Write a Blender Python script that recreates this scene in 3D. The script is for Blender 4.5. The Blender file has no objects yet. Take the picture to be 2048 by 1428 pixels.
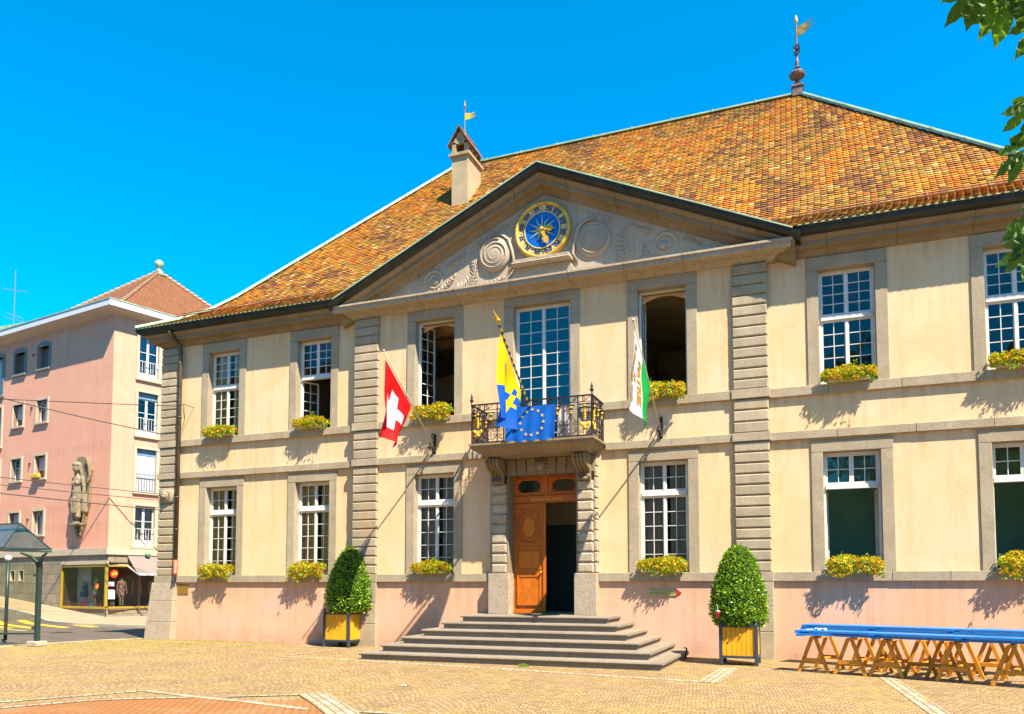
import bpy, math, random
from mathutils import Vector, Matrix, noise as mnoise
random.seed(7)
R=math.radians; PI=math.pi
sc=bpy.context.scene
COL=sc.collection
ORG={}
# ------------------------------------------------------------------ helpers
def tag(o,label=None,cat=None,group=None,kind=None):
    if label: o['label']=label
    if cat: o['category']=cat
    if group: o['group']=group
    if kind: o['kind']=kind
    return o
def thing(name,loc,label,cat,group=None,kind=None):
    o=bpy.data.objects.new(name,None); COL.objects.link(o); o.location=loc; o.empty_display_size=.2
    ORG[o.name]=Vector(loc); tag(o,label,cat,group,kind); return o
def copy_tree(o,parent=None):
    c=o.copy(); COL.objects.link(c)
    if parent: c.parent=parent
    for ch in list(o.children): copy_tree(ch,c)
    return c
class MB:
    def __init__(s,xf=None): s.v=[];s.f=[];s.m=[];s.xf=xf;s.mi=0;s.uv=None;s.col=None
    def add(s,vs,fs,mi=None):
        b=len(s.v); s.v+= [tuple(p) for p in vs]; s.f+=[tuple(b+i for i in f) for f in fs]; s.m+=[s.mi if mi is None else mi]*len(fs)
    def box(s,x0,x1,y0,y1,z0,z1,mi=None):
        if x0>x1:x0,x1=x1,x0
        if y0>y1:y0,y1=y1,y0
        if z0>z1:z0,z1=z1,z0
        s.add([(x0,y0,z0),(x1,y0,z0),(x1,y1,z0),(x0,y1,z0),(x0,y0,z1),(x1,y0,z1),(x1,y1,z1),(x0,y1,z1)],
              [(3,2,1,0),(4,5,6,7),(0,1,5,4),(1,2,6,5),(2,3,7,6),(3,0,4,7)],mi)
    def cbox(s,x0,x1,y0,y1,z0,z1,c=.015,mi=None):
        # box whose front (low y) edges are chamfered
        s.add([(x0,y0+c,z0),(x1,y0+c,z0),(x1,y1,z0),(x0,y1,z0),(x0,y0+c,z1),(x1,y0+c,z1),(x1,y1,z1),(x0,y1,z1),
               (x0+c,y0,z0+c),(x1-c,y0,z0+c),(x1-c,y0,z1-c),(x0+c,y0,z1-c)],
              [(3,2,1,0),(4,5,6,7),(1,2,6,5),(2,3,7,6),(3,0,4,7),(0,1,9,8),(1,5,10,9),(5,4,11,10),(4,0,8,11),(8,9,10,11)],mi)
    def obox(s,p,q,w,h,up=(0,0,1),mi=None):
        # bar from p to q with width w (sideways) and height h (up)
        p=Vector(p);q=Vector(q);d=(q-p).normalized();u=Vector(up)
        a=d.cross(u)
        if a.length<1e-5: a=d.cross(Vector((1,0,0)))
        a.normalize();u=a.cross(d).normalized()
        vs=[]
        for c in (p,q):
            for i,j in ((-1,-1),(1,-1),(1,1),(-1,1)): vs.append(c+a*w*.5*i+u*h*.5*j)
        s.add(vs,[(0,1,2,3),(7,6,5,4),(0,4,5,1),(1,5,6,2),(2,6,7,3),(3,7,4,0)],mi)
    def tube(s,path,r,n=6,mi=None,cap=True):
        path=[Vector(p) for p in path]; rs=r if isinstance(r,(list,tuple)) else [r]*len(path)
        pv=None;vs=[];fs=[]
        for i,p in enumerate(path):
            d=(path[min(i+1,len(path)-1)]-path[max(i-1,0)])
            if d.length<1e-7: d=Vector((0,0,1))
            d.normalize()
            if pv is None:
                pv=d.orthogonal().normalized()
            a=(pv-d*pv.dot(d))
            if a.length<1e-5: a=d.orthogonal()
            a.normalize();pv=a;b=d.cross(a)
            for k in range(n):
                t=2*PI*k/n; vs.append(p+(a*math.cos(t)+b*math.sin(t))*rs[i])
        for i in range(len(path)-1):
            for k in range(n):
                k2=(k+1)%n; fs.append((i*n+k,i*n+k2,(i+1)*n+k2,(i+1)*n+k))
        if cap: fs.append(tuple(range(n-1,-1,-1))); fs.append(tuple((len(path)-1)*n+k for k in range(n)))
        s.add(vs,fs,mi)
    def lathe(s,prof,c=(0,0,0),n=16,axis='z',mi=None):
        # prof: (radius, height)
        c=Vector(c);vs=[];fs=[]
        for r,h in prof:
            for k in range(n):
                t=2*PI*k/n; x,y=r*math.cos(t),r*math.sin(t)
                vs.append(c+(Vector((x,y,h)) if axis=='z' else Vector((x,-h,y)) if axis=='y' else Vector((h,x,y))))
        for i in range(len(prof)-1):
            for k in range(n):
                k2=(k+1)%n; f=(i*n+k,i*n+k2,(i+1)*n+k2,(i+1)*n+k); fs.append(f)
        fs.append(tuple(range(n-1,-1,-1))); fs.append(tuple((len(prof)-1)*n+k for k in range(n)))
        s.add(vs,fs,mi)
    def ell(s,c,r,n=10,m=7,rot=None,mi=None,jit=0):
        c=Vector(c);vs=[];fs=[]
        for j in range(m+1):
            ph=PI*j/m
            for k in range(n):
                t=2*PI*k/n;p=Vector((r[0]*math.sin(ph)*math.cos(t),r[1]*math.sin(ph)*math.sin(t),r[2]*math.cos(ph)))
                if rot: p=rot@p
                if jit: p*=1+random.uniform(-jit,jit)
                vs.append(c+p)
        for j in range(m):
            for k in range(n):
                k2=(k+1)%n; fs.append((j*n+k,(j+1)*n+k,(j+1)*n+k2,j*n+k2))
        s.add(vs,fs,mi)
    def prism(s,poly,y0,y1,mi=None):
        # polygon in (x,z), extruded along y; counter-clockwise seen from -y
        n=len(poly); vs=[(x,y0,z) for x,z in poly]+[(x,y1,z) for x,z in poly]
        fs=[tuple(range(n)),tuple(range(2*n-1,n-1,-1))]+[(i,n+i,n+(i+1)%n,(i+1)%n) for i in range(n)]
        s.add(vs,fs,mi)
    def sweep(s,path,prof,mi=None,closed=False,caps=True):
        # path (x,y) walked so that outside is on the right hand; prof (offset,z) closed loop
        P=[Vector(p) for p in path];n=len(P);m=len(prof);vs=[];fs=[]
        for i in range(n):
            ds=[]
            if i>0: ds.append((P[i]-P[i-1]).normalized())
            if i<n-1: ds.append((P[i+1]-P[i]).normalized())
            ns=[Vector((d.y,-d.x)) for d in ds]
            k=ns[0] if len(ns)==1 else (ns[0]+ns[1])/(1+ns[0].dot(ns[1]))
            for o,z in prof: vs.append((P[i].x+k.x*o,P[i].y+k.y*o,z))
        for i in range(n-1):
            for j in range(m):
                j2=(j+1)%m; fs.append((i*m+j,(i+1)*m+j,(i+1)*m+j2,i*m+j2))
        if caps: fs.append(tuple(range(m-1,-1,-1))); fs.append(tuple((n-1)*m+k for k in range(m)))
        s.add(vs,fs,mi)
    def build(s,name,mats,parent=None,smooth=False,bevel=0,org=None):
        if not isinstance(mats,(list,tuple)): mats=[mats]
        vs=s.v
        if s.xf is not None: vs=[tuple(s.xf@Vector(p)) for p in vs]
        o0=Vector((0,0,0))
        if parent is not None: o0=ORG[parent.name]
        elif org is not None: o0=Vector(org)
        if o0.length>0: vs=[(p[0]-o0.x,p[1]-o0.y,p[2]-o0.z) for p in vs]
        me=bpy.data.meshes.new(name); me.from_pydata(vs,[],s.f)
        for m in mats: me.materials.append(m)
        if len(mats)>1: me.polygons.foreach_set('material_index',s.m)
        if smooth: me.polygons.foreach_set('use_smooth',[True]*len(s.f))
        if s.uv is not None:
            l=me.uv_layers.new(name='UVMap')
            flat=[]
            for f in s.f:
                for i in f: flat+= [s.uv[i][0],s.uv[i][1]]
            l.data.foreach_set('uv',flat)
        if s.col is not None:
            a=me.color_attributes.new(name='Col',type='FLOAT_COLOR',domain='CORNER'); flat=[]
            for f,c in zip(s.f,s.col):
                flat+= [c[0],c[1],c[2],1]*len(f)
            a.data.foreach_set('color',flat)
        me.update()
        o=bpy.data.objects.new(name,me); COL.objects.link(o)
        if parent is not None: o.parent=parent; ORG[o.name]=o0
        else: o.location=o0; ORG[o.name]=o0
        if bevel:
            b=o.modifiers.new('b','BEVEL'); b.width=bevel; b.segments=1; b.limit_method='ANGLE'
        return o
def text_mesh(txt,size,bold=0.0,res=3,spacing=1.0):
    cu=bpy.data.curves.new('t','FONT'); cu.body=txt; cu.size=size; cu.align_x='CENTER'; cu.align_y='CENTER'; cu.offset=bold; cu.resolution_u=res; cu.space_character=spacing
    o=bpy.data.objects.new('t',cu); COL.objects.link(o)
    dg=bpy.context.evaluated_depsgraph_get(); me=bpy.data.meshes.new_from_object(o.evaluated_get(dg))
    vs=[tuple(v.co) for v in me.vertices]; fs=[tuple(p.vertices) for p in me.polygons]
    bpy.data.objects.remove(o); bpy.data.curves.remove(cu); bpy.data.meshes.remove(me)
    return vs,fs
# ------------------------------------------------------------------ materials
def nmat(name):
    m=bpy.data.materials.new(name); m.use_nodes=True; nt=m.node_tree; nt.nodes.clear()
    return m,nt
class N:
    def __init__(s,nt): s.nt=nt
    def n(s,t,ins=None,**kw):
        x=s.nt.nodes.new(t)
        for k,v in kw.items(): setattr(x,k,v)
        if ins:
            for k,v in ins.items():
                if hasattr(v,'node'): s.nt.links.new(v,x.inputs[k])
                elif v is not None: x.inputs[k].default_value=v
        return x
    def math(s,op,a,b=None,c=None,clamp=False):
        ins={0:a}
        if b is not None: ins[1]=b
        if c is not None: ins[2]=c
        return s.n('ShaderNodeMath',ins,operation=op,use_clamp=clamp).outputs[0]
    def noise(s,vec,scale,detail=3,rough=.55,dist=0):
        return s.n('ShaderNodeTexNoise',{'Vector':vec,'Scale':scale,'Detail':detail,'Roughness':rough,'Distortion':dist}).outputs['Fac']
    def ramp(s,fac,stops,interp='LINEAR'):
        x=s.n('ShaderNodeValToRGB',{0:fac}); cr=x.color_ramp; cr.interpolation=interp
        while len(cr.elements)>1: cr.elements.remove(cr.elements[-1])
        cr.elements[0].position=stops[0][0]; cr.elements[0].color=c4(stops[0][1])
        for p,c in stops[1:]:
            e=cr.elements.new(p); e.color=c4(c)
        return x.outputs[0]
    def mix(s,fac,a,b,mode='MIX'):
        x=s.n('ShaderNodeMix',{0:fac},data_type='RGBA',blend_type=mode)
        for i,v in ((6,a),(7,b)):
            if hasattr(v,'node'): s.nt.links.new(v,x.inputs[i])
            else: x.inputs[i].default_value=c4(v)
        return x.outputs[2]
    def map(s,vec,scale=(1,1,1),loc=(0,0,0),rot=(0,0,0)):
        return s.n('ShaderNodeMapping',{0:vec,1:loc,2:rot,3:scale}).outputs[0]
    def bump(s,h,strength=.3,dist=.02,normal=None):
        ins={'Height':h,'Strength':strength,'Distance':dist}
        if normal is not None: ins['Normal']=normal
        return s.n('ShaderNodeBump',ins).outputs[0]
    def out(s,shader): s.n('ShaderNodeOutputMaterial',{0:shader})
    def prin(s,color,rough=.8,metal=0,normal=None,spec=None,**kw):
        if hasattr(color,'node'): color=s.mix(1.0,color,(ALB,ALB,ALB),'MULTIPLY')
        else: color=tuple(x*ALB for x in color[:3])
        ins={'Base Color':color if hasattr(color,'node') else c4(color),'Roughness':rough,'Metallic':metal}
        if normal is not None: ins['Normal']=normal
        if spec is not None: ins['Specular IOR Level']=spec
        ins.update(kw)
        return s.n('ShaderNodeBsdfPrincipled',ins).outputs[0]
ALB=.68   # common reflectance level of the painted and stone surfaces
def c4(c):
    return c if len(c)==4 else (c[0],c[1],c[2],1)
def pos(k): return k.n('ShaderNodeNewGeometry').outputs['Position']
def simple(name,c,rough=.6,metal=0,var=.15,scale=8,bump=0,bscale=40,spec=None,stretch=None):
    m,nt=nmat(name);k=N(nt);p=pos(k)
    if stretch: p=k.map(p,stretch)
    a=k.noise(p,scale,4); lo=tuple(x*(1-var) for x in c); hi=tuple(min(1,x*(1+var)) for x in c)
    col=k.ramp(a,[(.3,lo),(.7,hi)])
    nb=k.bump(k.noise(p,bscale,3),bump,.01) if bump else None
    k.out(k.prin(col,rough,metal,nb,spec)); return m
def mat_plaster(name,c,patch,stain,amt=.65):
    m,nt=nmat(name);k=N(nt);p=pos(k)
    big=k.noise(p,.45,6,.65,.4); col=k.mix(k.math('MULTIPLY',k.ramp(big,[(.44,(0,0,0)),(.62,(1,1,1))]),amt),c,patch)
    rep=k.noise(k.map(p,(1,1,1),(11,4,2)),.8,3,.5,.8); col=k.mix(k.math('MULTIPLY',k.ramp(rep,[(.60,(0,0,0)),(.63,(1,1,1))]),.35),col,tuple(min(1,x*1.12+.03) for x in c))
    z=k.n('ShaderNodeSeparateXYZ',{0:p}).outputs[2]
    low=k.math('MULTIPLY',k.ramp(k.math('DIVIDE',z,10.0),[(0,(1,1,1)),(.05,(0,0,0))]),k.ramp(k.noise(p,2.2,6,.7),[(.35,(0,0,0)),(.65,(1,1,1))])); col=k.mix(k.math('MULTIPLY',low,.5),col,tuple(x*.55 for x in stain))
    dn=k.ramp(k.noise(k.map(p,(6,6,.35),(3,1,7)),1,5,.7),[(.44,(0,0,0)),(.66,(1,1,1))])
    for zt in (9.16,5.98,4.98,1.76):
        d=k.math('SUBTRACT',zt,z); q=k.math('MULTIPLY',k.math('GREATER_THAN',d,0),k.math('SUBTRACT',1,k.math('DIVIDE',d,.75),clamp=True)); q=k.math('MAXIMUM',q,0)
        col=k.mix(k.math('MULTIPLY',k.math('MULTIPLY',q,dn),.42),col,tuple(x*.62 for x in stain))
    fine=k.noise(p,9,5,.7); col=k.mix(k.math('MULTIPLY',fine,.22),col,tuple(x*.66 for x in c))
    cr=k.n('ShaderNodeTexVoronoi',{'Vector':k.n('ShaderNodeVectorMath',{0:p,1:k.n('ShaderNodeTexNoise',{'Vector':p,'Scale':2.0,'Detail':5.0}).outputs['Color']},operation='ADD').outputs[0],'Scale':.9},feature='DISTANCE_TO_EDGE').outputs['Distance']
    col=k.mix(k.math('MULTIPLY',k.ramp(cr,[(0,(1,1,1)),(.006,(0,0,0))]),.3),col,tuple(x*.5 for x in stain))
    st=k.noise(k.map(p,(3.5,3.5,.25)),1.0,5,.65); st=k.ramp(st,[(.50,(0,0,0)),(.75,(1,1,1))])
    col=k.mix(k.math('MULTIPLY',st,.62),col,stain)
    h=k.math('ADD',k.noise(p,60,4),k.math('MULTIPLY',k.noise(p,6,3),1.5))
    k.out(k.prin(col,.9,0,k.bump(h,.18,.01),.2)); return m
def mat_stone(name,c,c2,dark,scale=1.6,rust=(.55,.30,.12),bump=.35,grime=.55):
    m,nt=nmat(name);k=N(nt);p=pos(k)
    rnd=k.n('ShaderNodeNewGeometry').outputs['Random Per Island']
    a=k.noise(p,scale,6,.65); col=k.mix(k.ramp(a,[(.35,(0,0,0)),(.68,(1,1,1))]),c,c2)
    col=k.mix(k.math('MULTIPLY',rnd,.30),col,tuple(x*.62 for x in c))
    sp=k.noise(p,26,6,.75); col=k.mix(k.math('MULTIPLY',k.ramp(sp,[(.48,(0,0,0)),(.72,(1,1,1))]),grime),col,dark)
    rs=k.noise(k.map(p,(1,1,.7),(3.1,5,1)),1.3,5,.6); col=k.mix(k.math('MULTIPLY',k.ramp(rs,[(.6,(0,0,0)),(.74,(1,1,1))]),.4),col,rust)
    vs=k.noise(k.map(p,(7,7,.5)),1,5,.7); col=k.mix(k.math('MULTIPLY',k.ramp(vs,[(.55,(0,0,0)),(.8,(1,1,1))]),.4),col,dark)
    h=k.math('ADD',k.noise(p,30,6,.7),k.noise(p,5,3))
    k.out(k.prin(col,.88,0,k.bump(h,bump,.012),.25)); return m
def mat_vcol(name,rough=.75,bump=.3,bs=60,trans=0):
    m,nt=nmat(name);k=N(nt);p=pos(k)
    c=k.n('ShaderNodeVertexColor',layer_name='Col').outputs[0]
    a=k.noise(p,14,5,.7); c=k.mix(k.math('MULTIPLY',k.ramp(a,[(.45,(0,0,0)),(.75,(1,1,1))]),.35),c,(.16,.10,.05))
    k.out(k.prin(c,rough,0,k.bump(k.noise(p,bs,3),bump,.005),.25)); return m
def mat_leaf(name,cols,rough=.45,trans=.3,spec=.4,hue=None):
    m,nt=nmat(name);k=N(nt)
    rnd=k.n('ShaderNodeNewGeometry').outputs['Random Per Island']
    n_=len(cols); col=k.ramp(rnd,[(i/max(1,n_-1),c) for i,c in enumerate(cols)])
    a=k.prin(col,rough,0,None,spec)
    t=k.n('ShaderNodeBsdfTranslucent',{0:k.mix(.5,col,(.35,.5,.03),'MIX')}).outputs[0]
    k.out(k.n('ShaderNodeMixShader',{0:trans,1:a,2:t}).outputs[0]); return m
def mat_glass(name,tint=(.9,.95,.95),refl=1.1,rough=.01,base=.005):
    m,nt=nmat(name);k=N(nt);p=pos(k)
    nb=k.bump(k.noise(p,1.6,2),.06,.05)
    fr=k.n('ShaderNodeFresnel',{0:1.5,1:nb}).outputs[0]
    f=k.math('ADD',k.math('MULTIPLY',fr,refl),base,clamp=True)
    g=k.n('ShaderNodeBsdfGlossy',{'Color':(1,1,1,1),'Roughness':rough,'Normal':nb}).outputs[0]
    t=k.n('ShaderNodeBsdfTransparent',{0:c4(tint)}).outputs[0]
    k.out(k.n('ShaderNodeMixShader',{0:f,1:t,2:g}).outputs[0]); return m
def mat_cloth(name,build,trans=.25,rough=.7):
    m,nt=nmat(name);k=N(nt)
    uv=k.n('ShaderNodeUVMap').outputs[0]; sx=k.n('ShaderNodeSeparateXYZ',{0:uv})
    col=build(k,sx.outputs[0],sx.outputs[1])
    a=k.prin(col,rough,0,k.bump(k.noise(pos(k),300,2),.08,.002),.2)
    t=k.n('ShaderNodeBsdfTranslucent',{0:col if hasattr(col,'node') else c4(col)}).outputs[0]
    k.out(k.n('ShaderNodeMixShader',{0:trans,1:a,2:t}).outputs[0]); return m
def rect(k,u,v,x0,x1,y0,y1):
    a=k.math('MULTIPLY',k.math('GREATER_THAN',u,x0),k.math('LESS_THAN',u,x1))
    b=k.math('MULTIPLY',k.math('GREATER_THAN',v,y0),k.math('LESS_THAN',v,y1))
    return k.math('MULTIPLY',a,b)
M={}
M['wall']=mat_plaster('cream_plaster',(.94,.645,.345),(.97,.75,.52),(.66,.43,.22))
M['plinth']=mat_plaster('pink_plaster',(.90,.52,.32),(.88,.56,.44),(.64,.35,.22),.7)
M['stone']=mat_stone('grey_limestone',(.46,.375,.25),(.62,.515,.36),(.13,.11,.085))
M['stone_d']=mat_stone('weathered_stone',(.31,.235,.135),(.42,.33,.21),(.08,.065,.045),1.1)
M['stone_w']=mat_stone('pale_stone',(.56,.45,.32),(.68,.57,.42),(.10,.085,.07),4,grime=.85)
M['tymp']=mat_stone('tympanum_stone',(.56,.45,.33),(.66,.53,.40),(.24,.20,.17),1.3)
M['step']=mat_stone('step_stone',(.33,.27,.20),(.40,.33,.25),(.15,.12,.10),3,(.4,.3,.2),.2)
M['paint']=simple('white_window_paint',(.84,.82,.76),.45,0,.05,5)
M['gutter']=simple('dark_copper_gutter',(.034,.034,.022),.5,.3,.5,3,.1,20,stretch=(1,1,.6))
M['verdigris']=simple('verdigris_copper',(.40,.56,.37),.6,.1,.2,2.5)
M['iron']=simple('wrought_iron',(.035,.028,.028),.5,.4,.3,20)
M['gold']=simple('gilded_ornament',(.92,.50,.03),.4,.2,.2,20)
M['goldtxt']=simple('gold_paint',(.85,.55,.10),.4,.1,.1,10)
M['glass']=mat_glass('window_glass')
M['glassb']=mat_glass('sky_mirror_glass',(.55,.7,.8),1.5,.01,.03)
M['greenroom']=simple('green_room_paint',(.35,.85,.68),.9,0,.2,.8)
M['room']=simple('interior_plaster',(.70,.56,.36),.9,0,.3,.8)
M['tile']=mat_vcol('clay_roof_tile')
M['wires']=simple('black_cable',(.03,.025,.025),.6)
M['steel']=simple('galvanised_steel',(.5,.5,.5),.35,.8)
M['pole']=simple('pale_wooden_pole',(.62,.55,.42),.5)
M['terracotta']=simple('red_downpipe_boot',(.55,.13,.06),.5)
# ------------------------------------------------------------------ ground
def mat_cobble(name,c1,c2,c3,joint,weed,weedamt=.5):
    m,nt=nmat(name);k=N(nt);p=pos(k); s=k.n('ShaderNodeSeparateXYZ',{0:p}); x,y=s.outputs[0],s.outputs[1]
    ca,sa=math.cos(R(8)),math.sin(R(8))
    u=k.math('ADD',k.math('MULTIPLY',x,ca),k.math('MULTIPLY',y,sa)); v=k.math('SUBTRACT',k.math('MULTIPLY',y,ca),k.math('MULTIPLY',x,sa))
    wob=k.noise(p,1.4,3); u=k.math('ADD',u,k.math('MULTIPLY',wob,.16)); v=k.math('ADD',v,k.math('MULTIPLY',k.noise(k.map(p,(1,1,1),(7,3,1)),2.2,3),.20))
    W=1.15
    q=k.math('DIVIDE',u,W); a=k.math('MULTIPLY',k.math('SUBTRACT',k.math('FRACT',q),.5),2.0)
    arc=k.math('SQRT',k.math('SUBTRACT',1.35,k.math('MULTIPLY',a,a)))
    v2=k.math('SUBTRACT',v,k.math('MULTIPLY',arc,.52))
    vec=k.n('ShaderNodeCombineXYZ',{0:u,1:v2,2:0}).outputs[0]
    br=k.n('ShaderNodeTexBrick',{'Vector':vec,'Color1':(0,0,0,1),'Color2':(1,1,1,1),'Mortar':(0,0,0,1),'Scale':1.0,'Mortar Size':.009,'Mortar Smooth':.35,'Bias':0,'Brick Width':.115,'Row Height':.098})
    rnd=br.outputs[0]; fac=br.outputs[1]
    col=k.ramp(rnd,[(0,c1),(.55,c2),(1,c3)])
    col=k.mix(k.math('MULTIPLY',k.ramp(k.noise(p,.5,4),[(.4,(0,0,0)),(.65,(1,1,1))]),.35),col,tuple(min(1,t*1.25) for t in c2))
    col=k.mix(k.math('MULTIPLY',k.noise(p,45,4,.8),.35),col,tuple(t*.5 for t in c1))
    col=k.mix(k.math('MULTIPLY',k.ramp(k.noise(k.map(p,(1,1,1),(4,4,4)),.9,6,.75,.5),[(.50,(0,0,0)),(.68,(1,1,1))]),.38),col,tuple(t*.55 for t in c1))
    wn=k.ramp(k.noise(p,.75,5,.7),[(.47,(0,0,0)),(.60,(1,1,1))])
    wn=k.math('MULTIPLY',wn,k.ramp(k.noise(k.map(p,(1,1,1),(2,9,0)),7,4,.7),[(.45,(0,0,0)),(.6,(1,1,1))]))
    edge=k.ramp(k.math('MULTIPLY',k.math('SUBTRACT',-7.5,x),.22),[(0,(0,0,0)),(1,(1,1,1))])
    wn=k.math('ADD',wn,k.math('MULTIPLY',edge,k.ramp(k.noise(p,2.2,5,.7),[(.42,(0,0,0)),(.6,(1,1,1))])),clamp=True)
    jc=k.mix(wn,joint,weed)
    col=k.mix(fac,col,jc)
    col=k.mix(k.math('MULTIPLY',wn,weedamt),col,weed)
    h=k.math('ADD',k.math('MULTIPLY',k.math('SUBTRACT',1,fac),1.0),k.math('MULTIPLY',k.noise(p,30,4),.45))
    k.out(k.prin(col,.78,0,k.bump(h,.75,.02),.35)); return m
def mat_setts(name,c1,c2,joint,bw=.16,rh=.115):
    m,nt=nmat(name);k=N(nt);p=pos(k)
    uv=k.n('ShaderNodeUVMap').outputs[0]
    uv=k.n('ShaderNodeVectorMath',{0:uv,1:k.n('ShaderNodeVectorMath',{0:k.n('ShaderNodeTexNoise',{'Vector':p,'Scale':5.0}).outputs['Color'],1:(.03,.03,0)},operation='MULTIPLY').outputs[0]},operation='ADD').outputs[0]
    br=k.n('ShaderNodeTexBrick',{'Vector':uv,'Color1':c4(c1),'Color2':c4(c2),'Mortar':c4(joint),'Scale':1.0,'Mortar Size':.016,'Mortar Smooth':.3,'Bias':0,'Brick Width':bw,'Row Height':rh})
    col=k.mix(k.math('MULTIPLY',k.noise(p,30,5,.8),.45),br.outputs[0],tuple(t*.45 for t in c1))
    col=k.mix(k.math('MULTIPLY',k.ramp(k.noise(p,1.1,5),[(.5,(0,0,0)),(.7,(1,1,1))]),.35),col,(.45,.36,.2))
    h=k.math('ADD',k.math('SUBTRACT',1,br.outputs[1]),k.math('MULTIPLY',k.noise(p,30,4),.4))
    k.out(k.prin(col,.75,0,k.bump(h,.6,.02),.35)); return m
M['cobble']=mat_cobble('plaza_cobbles',(.35,.22,.10),(.45,.30,.14),(.55,.385,.20),(.17,.105,.04),(.40,.33,.03),.36)
M['white_setts']=mat_setts('white_setts',(.44,.33,.20),(.84,.71,.52),(.26,.18,.08),.15,.12)
M['orange_brick']=mat_setts('orange_paving',(.58,.19,.035),(.46,.20,.06),(.22,.13,.05),.13,.10)
M['asphalt']=simple('asphalt',(.12,.092,.065),.9,0,.3,2.5,.3,90)
M['pavement']=simple('pavement_asphalt',(.44,.30,.18),.9,0,.15,1.5,.2,90)
M['kerb']=simple('kerb_stone',(.50,.44,.33),.85,0,.15,6,.2)
M['yellow_paint']=simple('yellow_road_paint',(.80,.50,.02),.7,0,.15,6)
M['white_paint']=simple('white_road_paint',(.55,.52,.46),.7,0,.12,6)
C0=Vector((-27.4,11.0,0)); dL=Vector((-.98865,.1502,0)); nL=Vector((-.1502,-.98865,0))
dR=Vector((.2653,.9642,0)); nR=Vector((.9642,-.2653,0))
def sstep(a,b,x):
    t=max(0,min(1,(x-a)/(b-a))); return t*t*(3-2*t)
def terr(x,y):
    d=Vector((x,y,0))-C0; t=d.dot(dL); w=d.dot(nL)
    return .1*max(0,t+.6)*(1-sstep(.5,11.5,w)) if t>-.6 else 0.0
def terr_grid(x0,x1,y0,y1,st,dz=0):
    nx=int((x1-x0)/st)+1; ny=int((y1-y0)/st)+1; vs=[];fs=[]
    for j in range(ny):
        for i in range(nx):
            x=x0+(x1-x0)*i/(nx-1); y=y0+(y1-y0)*j/(ny-1); vs.append((x,y,terr(x,y)+dz))
    for j in range(ny-1):
        for i in range(nx-1): a=j*nx+i; fs.append((a,a+1,a+nx+1,a+nx))
    return vs,fs
m=MB(); vs,fs=terr_grid(-62,-12.0,-30,60,1.0,-.08); m.add(vs,fs)
o=m.build('road',M['asphalt'],smooth=True); tag(o,kind='structure')
m=MB(); m.add([(-400,-400,-.9),(400,-400,-.9),(400,400,-.9),(-400,400,-.9)],[(0,1,2,3)])
tag(m.build('ground',M['asphalt']),kind='structure')
# cobbled plaza (edge follows the road)
edge=[(-18.5,-16),(-15.6,-9),(-14.45,-4.6),(-14.22,-3.5),(-14.05,-2.6),(-13.75,-.91),(-13.1,.05),(-12.6,.8)]
m=MB(); vs=[(x,y,0.0) for x,y in edge]+[(x+.001,30*0+ (y if False else y),-.5) for x,y in edge]
pl=[(-18.5,-40),(60,-40),(60,.8)]
top=[(x,y,0) for x,y in edge]; full=[(-18.5,-40,0),(60,-40,0),(60,.8,0)]
poly=full+[p for p in reversed(top)]
m.add(poly,[tuple(range(len(poly)))])
for a,b in zip(top,top[1:]): m.add([a,b,(b[0],b[1],-.4),(a[0],a[1],-.4)],[(0,1,2,3)])
tag(m.build('plaza_paving',M['cobble']),kind='structure')
m=MB()
for a,b in zip(edge,edge[1:]): m.obox((a[0]-.07,a[1],.0),(b[0]-.07,b[1],.0),.13,.03)
tag(m.build('plaza_kerb',M['kerb']),kind='structure')
def strip(name,path,w,mat,z=.004):
    m=MB();m.uv=[];P=[Vector(p) for p in path];L=0;vs=[];fs=[]
    Q=[P[0]]
    for a,b in zip(P,P[1:]):
        n=max(1,int((b-a).length/.5))
        for i in range(1,n+1): Q.append(a.lerp(b,i/n))
    for i,p in enumerate(Q):
        d=(Q[min(i+1,len(Q)-1)]-Q[max(i-1,0)]).normalized(); nn=Vector((-d.y,d.x))
        if i>0: L+=(p-Q[i-1]).length
        for sgn in (-1,1):
            e=p+nn*sgn*w/2; vs.append((e.x,e.y,z)); m.uv.append((L,sgn*w/2+w))
        if i>0: b=2*i; fs.append((b-2,b-1,b+1,b) if False else (b-2,b,b+1,b-1))
    # face up
    m.add(vs,fs); o=m.build(name,mat); tag(o,kind='structure'); return o
strip('white_paving_band',[(-10.9,-7.1),(-9.62,-4.77),(-8.95,-3.07),(-8.31,-.97),(-7.2,-.72),(-5.99,-.84),(-4.5,-1.3),(-3.2,-1.8)],.16,M['white_setts'])
strip('white_paving_band',[(-5.28,-3.65),(-5.01,-1.01)],.14,M['white_setts'],.008)
strip('white_paving_band',[(-5.28,-3.67),(-4.42,-3.62),(-1.84,-3.97),(.88,-4.31),(2.78,-4.69),(4.95,-5.02)],.2,M['white_setts'])
strip('white_paving_band',[(4.78,-5.08),(4.82,-3.9),(4.88,-2.5)],.36,M['white_setts'],.008)
strip('white_paving_band',[(5.01,-2.47),(5.83,-2.57),(7.6,-2.85)],.12,M['white_setts'])
strip('white_paving_band',[(7.66,-2.85),(8.02,-7.6),(8.3,-11)],.26,M['white_setts'],.008)
m=MB();m.uv=[]
pl=[(-5.6,-13.5),(-4.0,-11.2),(-3.21,-10.35),(-2.55,-9.8),(-1.95,-9.6),(-.97,-9.72),(-.4,-9.2),(.84,-10.1),(2.2,-12.0),(2.2,-16),(-5.6,-16)]
m.add([(x,y,.004) for x,y in reversed(pl)],[tuple(range(len(pl)))]); m.uv=[(x,y) for x,y in reversed(pl)]
tag(m.build('orange_paving',M['orange_brick']),kind='structure')
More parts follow.
